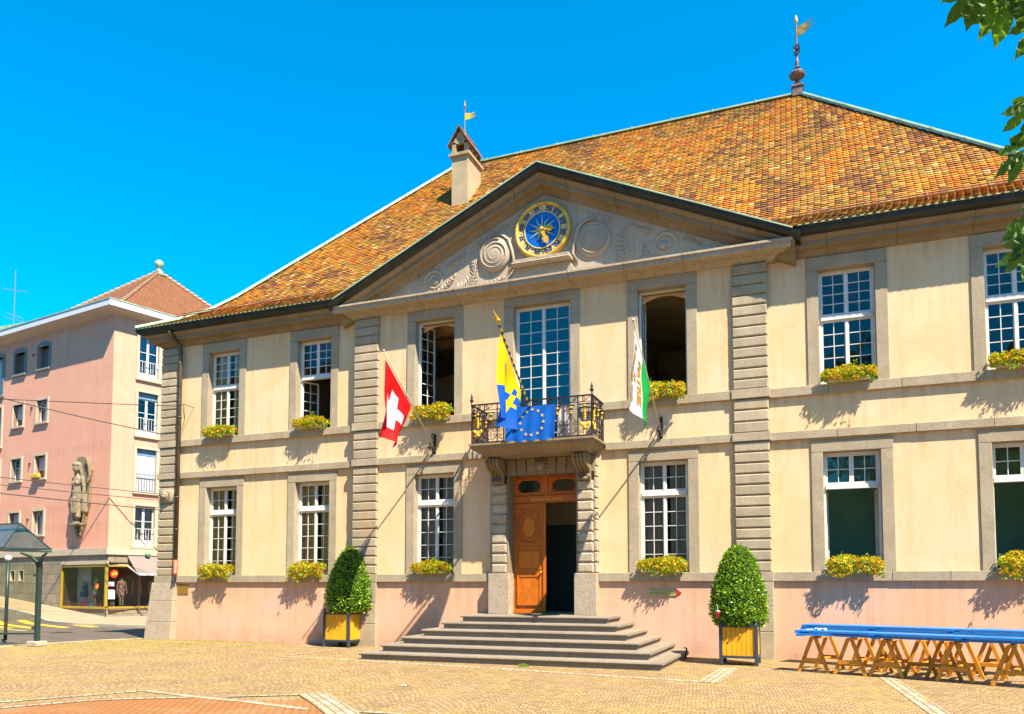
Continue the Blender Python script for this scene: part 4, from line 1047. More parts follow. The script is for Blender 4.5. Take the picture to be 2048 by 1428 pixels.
BL=['far left end of the upper floor beside the downpipe','upper half-open window left of the left pilaster','upper open window behind the red and white flag','upper open window behind the white and green flag',
    'upper closed window just right of the right pilaster','upper window at the right edge behind the chestnut leaves','ground-floor window above the brass plaque','ground-floor window left of the left conical shrub',
    'ground-floor window left of the entrance door','ground-floor window above the small arrow sign','open ground-floor window above the blue bench boards','open ground-floor window at the right edge of the view']
for i,(x,kd) in enumerate(WIN):
    yw=YC if 'c' in kd else 0
    z=Z2 if 'u' in kd else Z0
    lab='box of orange and yellow begonias on the sill of the '+BL[i]
    lab=lab.replace('of the far left end of the upper floor','at the far left end of the upper floor')
    lab=' '.join(lab.split()[:16]) if len(lab.split())>16 else lab
    root=thing('flower_box',(x,yw,z+.006),lab,'flower box','flower boxes on the window sills')
    if i<4:
        b=MB(); w_=.47; b.add([(x-w_+.03,yw-.22,z+.01),(x+w_-.03,yw-.22,z+.01),(x+w_-.03,yw-.04,z+.01),(x-w_+.03,yw-.04,z+.01),(x-w_,yw-.25,z+.19),(x+w_,yw-.25,z+.19),(x+w_,yw-.02,z+.19),(x-w_,yw-.02,z+.19)],[(3,2,1,0),(4,5,6,7),(0,1,5,4),(1,2,6,5),(2,3,7,6),(3,0,4,7)])
        b.box(x-w_-.008,x+w_+.008,yw-.258,yw-.012,z+.175,z+.195)
        bo=b.build('box',M['box'],root,bevel=.006)
        lf,fl=flower_mesh(50+i,.54)
        for q in (lf,fl): q.v=[(a+x,b_+yw-.02,c+z+.005) for a,b_,c in q.v]
        l=lf.build('foliage',M['leafy'],root); f=fl.build('blossoms',M['petal'],root); protos.append((bo,l,f))
    else:
        for o in protos[(i*3+1)%4]:
            c=o.copy(); COL.objects.link(c); c.parent=root
            if o is not protos[(i*3+1)%4][0] and i%2: c.scale=(-1,1,1.08)
# ------------------------------------------------------------------ topiary in planters
M['topiary']=mat_leaf('box_tree_leaf',[(.02,.08,.004),(.06,.19,.006),(.15,.36,.012),(.34,.56,.018),(.55,.74,.05)],.28,.25,.35)
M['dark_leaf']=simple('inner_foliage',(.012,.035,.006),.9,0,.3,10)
M['planter_frame']=simple('blue_grey_steel',(.055,.075,.095),.45,.2,.15,6)
def topiary(prof,cx,cy,n,seed,label):
    random.seed(seed)
    # prof: (z, radius)
    def rad(z):
        for (a,b),(c,d) in zip(prof,prof[1:]):
            if z<=c: return b+(d-b)*(z-a)/(c-a)
        return 0
    z0,z1=prof[0][0],prof[-1][0]
    m=MB(); i=0
    while i<n:
        z=random.uniform(z0,z1); r=rad(z)
        if random.random()>r/.62+.12: continue
        a=random.uniform(0,2*PI); bump=1+.085*mnoise.noise((math.cos(a)*3+seed,math.sin(a)*3,z*4)); q=r*bump*(random.uniform(.88,1.03) if random.random()<.96 else random.uniform(1.03,1.12))
        dz=.03; sl=(rad(min(z1,z+dz))-rad(max(z0,z-dz)))/(2*dz)
        nn=Vector((math.cos(a),math.sin(a),-sl)).normalized(); p=Vector((cx+q*math.cos(a),cy+q*math.sin(a),z))
        d=(rv()*.8+nn*.55+Vector((0,0,.35))).normalized(); n2=(nn+rv()*.9).normalized()
        leafquad(m,p,d,n2,random.uniform(.045,.075),random.uniform(.013,.02)); i+=1
    t=thing('topiary_shrub',(cx,cy,.8),label,'clipped shrub','clipped shrubs flanking the entrance steps')
    m.build('foliage',M['topiary'],t)
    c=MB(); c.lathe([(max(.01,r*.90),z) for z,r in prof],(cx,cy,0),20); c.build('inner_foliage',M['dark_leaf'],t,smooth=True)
    s=MB(); s.tube([(cx,cy,.7),(cx,cy,prof[0][0]+.3)],.04,8); s.build('stem',M['trestle'],t)
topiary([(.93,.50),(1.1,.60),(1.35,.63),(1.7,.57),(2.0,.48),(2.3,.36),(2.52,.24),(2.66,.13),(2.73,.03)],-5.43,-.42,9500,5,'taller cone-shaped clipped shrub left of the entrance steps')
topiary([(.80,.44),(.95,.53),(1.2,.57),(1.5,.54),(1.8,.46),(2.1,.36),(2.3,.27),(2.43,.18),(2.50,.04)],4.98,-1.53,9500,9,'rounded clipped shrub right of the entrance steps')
def planter(x0,x1,y0,y1,h,label,boards):
    t=thing('planter',((x0+x1)/2,(y0+y1)/2,0),label,'planter','square wooden planters by the steps')
    zb=.15
    for nm,(a,b,c,d) in (('front_panel',(x0+.04,x1-.04,y0+.02,y0+.04)),('rear_panel',(x0+.04,x1-.04,y1-.04,y1-.02)),('side_panel',(x0+.02,x0+.04,y0+.04,y1-.04)),('side_panel',(x1-.04,x1-.02,y0+.04,y1-.04))):
        m=MB(); n=boards
        for i in range(n):
            if 'side' in nm: e=(d-c)/n; m.box(a,b,c+i*e+.003,c+(i+1)*e-.003,zb+.05,h-.04)
            else: e=(b-a)/n; m.box(a+i*e+.003,a+(i+1)*e-.003,c,d,zb+.05,h-.04)
        m.build(nm,M['planter_wood'],t,bevel=.004)
    m=MB()
    for z0_,z1_ in ((zb,zb+.05),(h-.05,h)):
        m.box(x0+.07,x1-.07,y0,y0+.05,z0_,z1_);m.box(x0+.07,x1-.07,y1-.05,y1,z0_,z1_);m.box(x0,x0+.05,y0+.07,y1-.07,z0_,z1_);m.box(x1-.05,x1,y0+.07,y1-.07,z0_,z1_)
    m.box(x0+.05,x1-.05,y0+.05,y1-.05,h-.10,h-.08)
    m.build('frame',M['planter_frame'],t,bevel=.004)
    for px in (x0,x1-.07):
        for py in (y0-.01,y1-.06):
            m=MB(); m.box(px,px+.07,py,py+.07,0,h+.02); m.lathe([(.035,h+.02),(.02,h+.045),(.035,h+.07),(.038,h+.09),(.025,h+.12),(.003,h+.13)],(px+.035,py+.035,0),10); m.build('corner_post',M['planter_frame'],t,bevel=.005)
planter(-6.00,-5.17,-.82,.0-.03,.93,'yellow wooden planter with grey posts left of the entrance steps',1)
planter(4.60,5.38,-1.92,-1.14,.84,'yellow boarded planter with grey posts right of the entrance steps',7)
# drink cup pushed into the right shrub
t=thing('drink_cup',(4.60,-2.02,1.0),'red and white paper cup with straw stuck in the right clipped shrub','cup')
m=MB(); m.lathe([(.035,.99),(.05,1.10),(.05,1.12)],(4.60,-2.02,0),14); m.build('cup',simple('red_paper_cup',(.65,.02,.02),.4),t,smooth=True)
m=MB(); m.lathe([(.054,1.12),(.054,1.135),(.02,1.14)],(4.60,-2.02,0),14); m.build('lid',M['paint'],t)
m=MB(); m.tube([(4.60,-2.02,1.13),(4.59,-2.02,1.24),(4.56,-2.02,1.27)],.006,5); m.build('straw',M['paint'],t)
# ------------------------------------------------------------------ flags
def flag_surface(P1,P2,F2,F1,X,amp,fr,phs,sag=.0):
    def f(u,v):
        # u: 0 hoist .. 1 fly ; v: 0 along P1 edge .. 1 along P2 edge
        a=Vector((0,P1[0],P1[1])).lerp(Vector((0,P2[0],P2[1])),v); b=Vector((0,F1[0],F1[1])).lerp(Vector((0,F2[0],F2[1])),v)
        p=a.lerp(b,u); w=u**.8
        x=X+amp*w*math.sin(fr*v*2*PI+phs+u*1.2)+.02*math.sin(9*u+5*v)*w
        bow=-sag*math.sin(PI*u)*(1-v)
        return Vector((x,p.y+bow+.03*w*math.cos(fr*v*2*PI+phs),p.z))
    return f
def cloth(f,name,mat,parent,n=44):
    m=MB(); m.uv=[];vs=[];fs=[]
    for i in range(n+1):
        for j in range(n+1): vs.append(f(i/n,j/n)); m.uv.append((i/n,j/n))
    for i in range(n):
        for j in range(n): a=i*(n+1)+j; fs.append((a,a+1,a+n+2,a+n+1))
    m.add(vs,fs); return m.build(name,mat,parent,smooth=True)
def wall_bracket(m,x,z):
    m.box(x-.03,x+.03,YC-.05,YC,z-.08,z+.5); m.lathe([(.0,.0),(.05,.02),(.05,.16),(.0,.18)],(x,YC-.10,z-.02),8)
    m.tube([(x,YC-.05,z+.45),(x,YC-.16,z+.50),(x,YC-.22,z+.42),(x,YC-.15,z+.36)],.016,5); m.tube([(x,YC-.05,z+.02),(x,YC-.35,z+.20)],.018,5)
    m.tube([(x,YC-.05,z+.34),(x,YC-.30,z+.19)],.014,5); m.lathe([(.035,-.05),(.045,0),(.035,.05)],(x,YC-.32,z+.12),8)
def m_swiss():
    def b(k,u,v):
        c=k.math('MAXIMUM',rect(k,u,v,.40,.60,.18,.82),rect(k,u,v,.20,.80,.39,.61)); return k.mix(c,(.80,.004,.008),(.85,.84,.86))
    return mat_cloth('red_flag_cloth',b)
def m_vaud():
    def b(k,u,v): return k.mix(k.math('GREATER_THAN',v,.5),(.86,.86,.86),(.0,.38,.06))
    return mat_cloth('white_green_flag_cloth',b)
def m_vevey():
    def b(k,u,v):
        blue=(.0,.10,.55); yel=(.90,.62,.0)
        top=k.math('LESS_THAN',k.math('ADD',u,k.math('MULTIPLY',v,.35)),.62)
        # counterchanged interlaced letter strokes
        w1=k.math('LESS_THAN',k.math('ABSOLUTE',k.math('SUBTRACT',k.math('SUBTRACT',v,.5),k.math('MULTIPLY',k.math('SUBTRACT',u,.85),.42))),.045)
        w2=k.math('LESS_THAN',k.math('ABSOLUTE',k.math('ADD',k.math('SUBTRACT',v,.5),k.math('MULTIPLY',k.math('SUBTRACT',u,.85),.42))),.045)
        rg=k.math('LESS_THAN',k.math('ABSOLUTE',k.math('SUBTRACT',u,.58)),.035); rg=k.math('MULTIPLY',rg,rect(k,u,v,0,1,.3,.75))
        w=k.math('MULTIPLY',k.math('MAXIMUM',w1,w2),rect(k,u,v,.22,.9,0,1)); w=k.math('MAXIMUM',w,rg)
        x=k.math('ABSOLUTE',k.math('SUBTRACT',top,w)); return k.mix(x,blue,yel)
    return mat_cloth('blue_yellow_flag_cloth',b)
# red and white national flag
t=thing('flag',(-2.97,YC,5.32),'red flag with white cross hanging from a pole left of the balcony','flag')
m=MB(); m.tube([(-2.97,YC-.1,5.37),(-2.97,-2.86,7.25)],[.022,.016],8); m.lathe([(.016,0),(.03,.02),(.016,.05)],(-2.97,-2.86,7.23),8); m.build('flagpole',M['pole'],t,smooth=True)
m=MB(); wall_bracket(m,-2.97,5.22); m.build('wall_bracket',M['iron'],t)
f=flag_surface((-2.79,7.07),(-1.49,6.21),(-2.27,4.98),(-2.96,5.38),-2.97,.13,1.4,.4,.05); cloth(f,'flag_cloth',m_swiss(),t)
# white and green cantonal flag with lettering
t=thing('flag',(3.12,YC,5.32),'white and green flag with gold lettering hanging right of the balcony','flag')
m=MB(); m.tube([(3.12,YC-.1,5.37),(3.12,-3.13,7.12)],[.022,.016],8); m.lathe([(.016,0),(.035,.03),(.016,.07)],(3.12,-3.14,7.11),8); m.build('flagpole',M['pole'],t,smooth=True)
m=MB(); wall_bracket(m,3.12,5.22); m.build('wall_bracket',M['iron'],t)
fv=flag_surface((-3.04,7.0),(-1.48,6.18),(-1.87,5.06),(-3.29,5.33),3.12,.10,1.1,2.4,.08); fc=cloth(fv,'flag_cloth',m_vaud(),t)
m=MB()
for txt,vc,uc,sz in (('LIBERTÉ',.13,.50,.27),('ET',.27,.50,.14),('PATRIE',.40,.50,.27)):
    vs,fs=text_mesh(txt,sz,.012,2,1.0)
    # lettering runs down the flag, seen from its back
    P=[]
    for a,b,_ in vs:
        uu=min(.985,max(.015,uc+a*.80)); vv=min(.985,max(.015,vc+b*.55)); p=fv(uu,vv); P.append((p.x+.012,p.y,p.z))
    m.add(P,fs)
    P2=[(p[0]-.024,p[1],p[2]) for p in P]; m.add(P2,[tuple(reversed(q)) for q in fs])
m.build('flag_lettering',simple('gold_flag_lettering',(.50,.22,.01),.6),fc)
# blue and yellow town flag
t=thing('flag',(.15,-1.2,5.9),'blue and yellow flag on a spiral-striped pole above the balcony','flag')
m=MB(); A=Vector((.15,-1.10,5.84));B=Vector((.15,-3.31,7.44)); n=60
for i in range(n):
    a=A.lerp(B,i/n);b=A.lerp(B,(i+1)/n); m.tube([a,b],.026,8,mi=(i//2)%2,cap=False)
m.build('flagpole',[simple('blue_stripe',(.01,.04,.16),.4),simple('yellow_stripe',(.85,.55,.02),.4)],t)
d=(B-A).normalized(); m=MB(); m.ell(B+d*.02,(.075,.075,.05),10,6); m.tube([B,B+d*.08,B+d*.16,B+d*.28],[.03,.05,.02,.003],8); m.build('gilded_finial',M['gold'],t,smooth=True)
f=flag_surface((-3.14,7.21),(-1.86,6.19),(-2.26,5.13),(-3.37,5.29),.15,.16,1.5,-.6,.10); cloth(f,'flag_cloth',m_vevey(),t)
# EU banner and white cloth on the balcony rail
def drape(x0,x1,zt,zb,y,amp,mat,name,label,cat,fr=5,dx=0):
    n=40; m=MB(); m.uv=[];vs=[];fs=[]
    def g(u,v):
        sag=.03*math.sin(PI*u); return Vector((x0+(x1-x0)*u+dx*(v),y-amp*(.4+v)*(.5+.5*math.sin(u*fr*2*PI+v)),zt+(zb-zt)*v-sag*v+.012*math.sin(u*14)*v))
    for i in range(n+1):
        for j in range(n+1): vs.append(g(i/n,j/n)); m.uv.append((i/n,j/n))
    for i in range(n):
        for j in range(n): a=i*(n+1)+j; fs.append((a,a+n+1,a+n+2,a+1))
    m.add(vs,fs); o=m.build(name,mat,None,smooth=True,org=((x0+x1)/2,y,zt)); tag(o,label,cat); return o,g
YB=BY-.012
o,g=drape(-.45,.82,5.985,5.165,YB,.02,mat_cloth('blue_banner_cloth',lambda k,u,v:k.mix(k.noise(pos(k),4,4),(.0,.10,.60),(.01,.20,.80)),.2),'banner','blue banner with a circle of twelve yellow stars on the balcony railing','banner',4,-.03)
m=MB()
for i in range(12):
    a=R(30*i); cu,cv=.535+.235*math.sin(a),.47-.37*math.cos(a); P=[g(cu,cv)+Vector((0,-.012,0))]
    for j in range(10):
        r=.047 if j%2==0 else .02; b=PI*j/5; P.append(P[0]+Vector((r*math.sin(b),0,r*math.cos(b))))
    m.add(P,[(0,1+j,1+(j+1)%10) for j in range(10)])
m.build('stars',simple('yellow_stars',(.90,.62,.03),.6),o)
drape(.84,1.19,5.96,5.20,-1.19,.015,mat_cloth('white_cloth',lambda k,u,v:k.mix(k.noise(pos(k),3,4),(.78,.77,.78),(.70,.70,.74)),.3),'white_cloth','plain white cloth hanging behind the gilded balcony bars','cloth',3)
m=MB(); m.tube([(1.60,-.9,5.2),(1.66,-.9,6.34)],.028,8); tag(m.build('wooden_pole',M['pole'],org=(1.6,-.9,5.2)),'short pale wooden pole leaning at the right end of the balcony','pole')
# arrow sign on the pink plinth
t=thing('direction_sign',(3.15,YC-.04,1.5),'small arrow-shaped footpath sign with red tip on the pink wall','sign')
m=MB(); m.box(2.75,3.42,YC-.055,YC-.035,1.42,1.57); m.build('board',simple('pale_sign_board',(.62,.55,.20),.5,0,.15,12),t,bevel=.003)
m=MB(); m.prism([(3.42,1.40),(3.56,1.495),(3.42,1.59)],YC-.055,YC-.035); m.build('arrow_tip',simple('red_sign_tip',(.45,.03,.02),.5),t)
m=MB()
m.box(2.79,3.36,YC-.0585,YC-.0555,1.455,1.462); m.box(2.79,3.28,YC-.0585,YC-.0555,1.49,1.497); m.box(2.79,3.34,YC-.0585,YC-.0555,1.525,1.532)
m.build('printed_lines',M['iron'],t)
# ------------------------------------------------------------------ trestles and blue bench boards
M['blue']=simple('blue_gloss_paint',(.0,.27,.95),.3,0,.18,3,.05,30)
ud=Vector((3.69,-1.25,0)).normalized(); vd=Vector((-ud.y,ud.x,0))
O=Vector((6.17,-2.74,0))
def trestle_proto(label,loc):
    t=thing('trestle',loc,label,'trestle','wooden trestles under the blue bench boards')
    H=.66; b=Vector(loc)
    for e in (0,.92):
        for s in (-1,1):
            m=MB(); p=b+vd*e+ud*s*.275; q=b+vd*(e+(.04 if e==0 else -.04))+ud*s*.035+Vector((0,0,H)); m.obox(p,q,.064,.04,up=vd); m.build('leg',M['trestle'],t,bevel=.003)
        m=MB(); p=b+vd*(e-.02 if e==0 else e+.02)+Vector((0,0,.235)); m.obox(p-ud*.21,p+ud*.21,.026,.075); m.build('crossbar',M['trestle'],t,bevel=.003)
    m=MB(); m.obox(b+vd*(-.05)+Vector((0,0,H)),b+vd*.98+Vector((0,0,H)),.07,.05); m.build('top_beam',M['trestle'],t,bevel=.003)
    m=MB(); m.obox(b+vd*.05+Vector((0,0,.235)),b+vd*.87+Vector((0,0,.235)),.10,.022); m.build('shelf',M['trestle'],t,bevel=.003)
    return t
TR=[(.25,.12,'leftmost wooden trestle under the left end of the blue boards'),(.93,.08,'second wooden trestle from the left under the blue boards'),(1.55,.10,'third wooden trestle from the left, in the front row'),
    (2.02,.55,'set-back trestle just right of the third front trestle'),(2.40,.50,'set-back trestle near the middle, left of the fourth front trestle'),(2.66,.06,'fourth front trestle, right of the middle of the blue boards'),
    (1.15,1.0,'set-back trestle between the second and third front trestles'),(2.98,1.25,'far-back trestle by the wall behind the fourth front trestle'),(3.50,-.02,'rightmost wooden trestle cut by the right picture edge')]
tp=None
for a,b,lab in TR:
    loc=O+ud*a+vd*b
    if tp is None: tp=trestle_proto(lab,loc)
    else:
        c=copy_tree(tp); c.location=loc; c['label']=lab
def bench(a0,L,b,z,label,rot=0,n=4,w=.5):
    p=O+ud*a0+vd*b; t=thing('bench_board',(p.x,p.y,z),label,'bench board','blue slatted bench boards stacked on the trestles')
    e=(ud+vd*rot).normalized(); g=Vector((-e.y,e.x,0)); sw=w/n
    for i in range(n):
        m=MB(); q=p+g*(i*sw+sw/2); m.obox((q.x,q.y,z+.035),((q+e*L).x,(q+e*L).y,z+.035),sw-.018,.036); m.build('slat',M['blue'],t,bevel=.004)
    for s in (.04,L*.33,L*.66,L-.04):
        m=MB(); q=p+e*s; m.obox((q.x,q.y,z+.011),((q+g*w).x,(q+g*w).y,z+.011),.10,.024); m.build('cleat',M['blue'],t,bevel=.003)
bench(-.02,4.3,-.02,.690,'front blue slatted board, lower of the two, reaching past the right edge',-.01)
bench(-.05,4.25,.00,.750,'front blue slatted board, upper of the two, reaching past the right edge',-.045)
for i,lab in enumerate(('lowest blue slatted board of the rear stack by the wall','second lowest blue slatted board of the rear stack by the wall','second highest blue slatted board of the rear stack by the wall','topmost blue slatted board of the rear stack by the wall')):
    bench(-.60+.02*i,4.3,1.72,.60+.060*i,lab,.0,4,.62)
# litter on the boards and on the ground
def crumple(name,loc,sz,mat,label,cat,seed):
    random.seed(seed); m=MB(); n=6;vs=[];fs=[]
    for i in range(n+1):
        for j in range(n+1): vs.append((loc[0]+sz[0]*(i/n-.5)+random.uniform(-.01,.01),loc[1]+sz[1]*(j/n-.5)+random.uniform(-.01,.01),loc[2]+random.uniform(.004,sz[2])))
    for i in range(n):
        for j in range(n): a=i*(n+1)+j; fs.append((a,a+n+1,a+n+2,a+1))
    m.add(vs,fs); tag(m.build(name,mat,org=loc),label,cat)
M['paper']=simple('white_paper',(.75,.68,.62),.7,0,.2,20)
q=O+ud*.35+vd*.28; crumple('paper_wrapper',(q.x,q.y,.80),(.22,.12,.05),M['paper'],'crumpled white paper lying on the left end of the blue boards','litter',4)
q=O+ud*.18+vd*.15; crumple('paper_wrapper',(q.x,q.y,.80),(.12,.08,.03),M['paper'],'smaller crumpled paper scrap next to the larger one on the boards','litter',5)
crumple('paper_scrap',(-.35+.55,-7.4,.002),(.09,.08,.03),M['paper'],'small white paper scrap on the cobbles in front of the steps','litter',6)
M['weed']=mat_leaf('weed_leaf',[(.10,.25,.01),(.25,.42,.02)],.6,.3)
def weed(x,y,n,label,r=.1):
    m=MB()
    for i in range(n):
        p=Vector((x+random.uniform(-r,r),y+random.uniform(-r,r)*.6,0)); d=(rv()+Vector((0,0,1.2))).normalized(); leafquad(m,p,d,rv(),random.uniform(.04,.09),.012)
    tag(m.build('weed',M['weed'],org=(x,y,0)),label,'weed')
random.seed(3)
weed(.92,-3.72,60,'small green weed growing at the foot of the bottom step')
m=MB()
for i in range(1500):
    x=random.uniform(-14,-7.5); t_=(x+14)/6.5
    y=-1.2-random.random()**1.6*3.2 if random.random()<.6 else random.uniform(-.55,-.05)
    if x<-13.4 and y>-1: continue
    p=Vector((x,y,.0))
    for j in range(3): leafquad(m,p+Vector((random.uniform(-.04,.04),random.uniform(-.04,.04),0)),(rv()+Vector((0,0,1.0))).normalized(),rv(),random.uniform(.015,.04),.006)
o=m.build('grass',mat_leaf('joint_grass',[(.30,.32,.02),(.45,.42,.03),(.25,.30,.02)],.6,.3)); tag(o,kind='stuff')
# ------------------------------------------------------------------ pink corner building
M['pink']=mat_plaster('salmon_plaster',(.95,.46,.31),(.97,.52,.36),(.74,.36,.24),.5)
M['pale_trim']=simple('pale_window_trim',(.60,.50,.36),.8,0,.1,2)
M['soffit']=simple('white_soffit',(.66,.60,.52),.7,0,.08,1)
M['white_trim']=simple('white_fascia',(.80,.80,.82),.6,0,.05,1)
M['curtain']=simple('net_curtain',(.62,.62,.64),.9,0,.15,14,stretch=(6,6,.3))
M['shutter']=simple('roller_shutter',(.66,.66,.68),.6,0,.05,3)
M['bluecurtain']=simple('blue_grey_curtain',(.20,.36,.50),.8,0,.4,9,stretch=(5,5,.2))
M['dark_room']=simple('dark_room',(.05,.04,.035),.9)
def mat_ashlar():
    m,nt=nmat('rough_ashlar');k=N(nt); uv=k.n('ShaderNodeUVMap').outputs[0];p=pos(k)
    br=k.n('ShaderNodeTexBrick',{'Vector':uv,'Color1':(.34,.29,.20,1),'Color2':(.46,.38,.27,1),'Mortar':(.20,.17,.12,1),'Scale':1,'Mortar Size':.02,'Mortar Smooth':.3,'Bias':-.1,'Brick Width':.95,'Row Height':.52})
    col=k.mix(k.math('MULTIPLY',k.ramp(k.noise(p,3,6,.75),[(.4,(0,0,0)),(.65,(1,1,1))]),.55),br.outputs[0],(.22,.19,.14))
    h=k.math('ADD',k.math('SUBTRACT',1,br.outputs[1]),k.noise(p,8,6,.7))
    k.out(k.prin(col,.9,0,k.bump(h,.6,.03),.2)); return m
M['ashlar']=mat_ashlar()
def mat_tileslope(name,c1,c2):
    m,nt=nmat(name);k=N(nt); uv=k.n('ShaderNodeUVMap').outputs[0]
    br=k.n('ShaderNodeTexBrick',{'Vector':uv,'Color1':c4(c1),'Color2':c4(c2),'Mortar':(.12,.06,.03,1),'Scale':1,'Mortar Size':.012,'Mortar Smooth':.4,'Bias':0,'Brick Width':.22,'Row Height':.20})
    k.out(k.prin(k.mix(k.math('MULTIPLY',k.noise(pos(k),1.2,4),.3),br.outputs[0],c2),.85,0,k.bump(k.math('SUBTRACT',1,br.outputs[1]),.5,.02),.2)); return m
M['tileslope']=mat_tileslope('brown_flat_tiles',(.28,.115,.05),(.21,.08,.035))
pb=thing('apartment_building',tuple(C0),'salmon pink four-storey corner building with hipped brown roof beyond the street','building')
XL_=Matrix.Translation(C0)@Matrix(((.98865,.1502,0,0),(-.1502,.98865,0,0),(0,0,1,0),(0,0,0,1)))
XR_=Matrix.Translation(C0)@Matrix(((.2653,-.9642,0,0),(.9642,.2653,0,0),(0,0,1,0),(0,0,0,1)))
# window list: (frame, x centre, half width, z0, z1, kind)
LW=[]
for zi,(z0,z1) in enumerate(((13.85,15.1),(10.80,12.05),(7.65,8.9),(4.5,5.8))):
    for xi,xc_ in enumerate((-6.42,-8.85)): LW.append((xc_,.52,z0,z1,zi,xi))
    LW.append((-11.35,.75,z0-1.0,z1+.03,zi,2)); LW.append((-14.8,.6,z0,z1,zi,3))
holes=[(a-h,a+h,z0,z1) for a,h,z0,z1,_,_ in LW]
m=MB(XL_); wall_holes(m,-24,0,3.6,15.85,0,holes,.3)
holesR=[(1.35,3.6,z0,z1) for z0,z1 in ((12.75,15.1),(9.68,12.0),(6.66,8.95),(3.75,5.9))]
m2=MB(XR_); wall_holes(m2,0,10,3.6,15.85,0,holesR,.3)
for q in (m,m2): q.v=[tuple(q.xf@Vector(p)) for p in q.v]; q.xf=None
m.add(m2.v,m2.f); m.m=m.m[:len(m.m)-len(m2.f)]+m2.m
Bk=[XL_@Vector((-24,0,0)),XL_@Vector((-24,11,0)),XR_@Vector((10,0,0))]
for a,b in ((Bk[0],Bk[1]),(Bk[1],Bk[2])): m.add([(a.x,a.y,0),(b.x,b.y,0),(b.x,b.y,15.85),(a.x,a.y,15.85)],[(0,1,2,3)])
m.build('wall',[M['pink'],M['dark_room']],pb)
m=MB(XL_); m.box(-24,-.3,.9,1.0,3.6,15.8); m.v=[tuple(XL_@Vector(p)) for p in m.v]; m.xf=None
q=MB(); q.box(.3,10,.9,1.0,3.6,15.8); m.add([XR_@Vector(p) for p in q.v],q.f); m.build('interior',M['dark_room'],pb)
# stone ground floor with the shop opening
SX0,SX1=-3.95,2.75; SZ0,SZ1=.5,2.72
def ash(xf,x0,x1,holes,name):
    m=MB(xf); m.uv=[]; xs=sorted({x0,x1}|{h[0] for h in holes}|{h[1] for h in holes}); zs=sorted({-.6,3.3}|{h[2] for h in holes}|{h[3] for h in holes})
    for a,b in zip(xs,xs[1:]):
        for c,d in zip(zs,zs[1:]):
            if any(h[0]<(a+b)/2<h[1] and h[2]<(c+d)/2<h[3] for h in holes): continue
            m.add([(a,-.03,c),(b,-.03,c),(b,-.03,d),(a,-.03,d)],[(0,1,2,3)]); m.uv+=[(a+30,c+5),(b+30,c+5),(b+30,d+5),(a+30,d+5)]
    return m.build(name,M['ashlar'],pb)
ash(XL_,-24,.0,[(SX0,0.0,SZ0,SZ1),(-9.0,-8.55,1.95,2.5),(-8.1,-7.65,1.95,2.5)],'stone_base'); ash(XR_,0,10,[(0,SX1+4,SZ0,SZ1)],'stone_base')
for x in (-9.0,-8.1):
    m=MB(XL_); m.box(x,x+.45,.12,.16,1.95,2.5); f=m.build('basement_window',M['dark_room'],pb); m=MB(XL_); 
    for a,b,c,d in ((x-.04,x,1.9,2.55),(x+.45,x+.49,1.9,2.55),(x,x+.45,1.9,1.95),(x,x+.45,2.5,2.55)): m.box(a,b,-.05,.15,c,d)
    m.build('frame',M['pale_trim'],f)
m=MB()
for xf,x0,x1 in ((XL_,-24,.12),(XR_,.0,10)):
    q=MB(); q.box(x0,x1,-.12,.1,3.27,3.60) if xf is XL_ else q.box(x0+.02,x1,-.118,.1,3.272,3.598); m.add([xf@Vector(p) for p in q.v],q.f)
m.build('string_course',M['pale_trim'],pb)
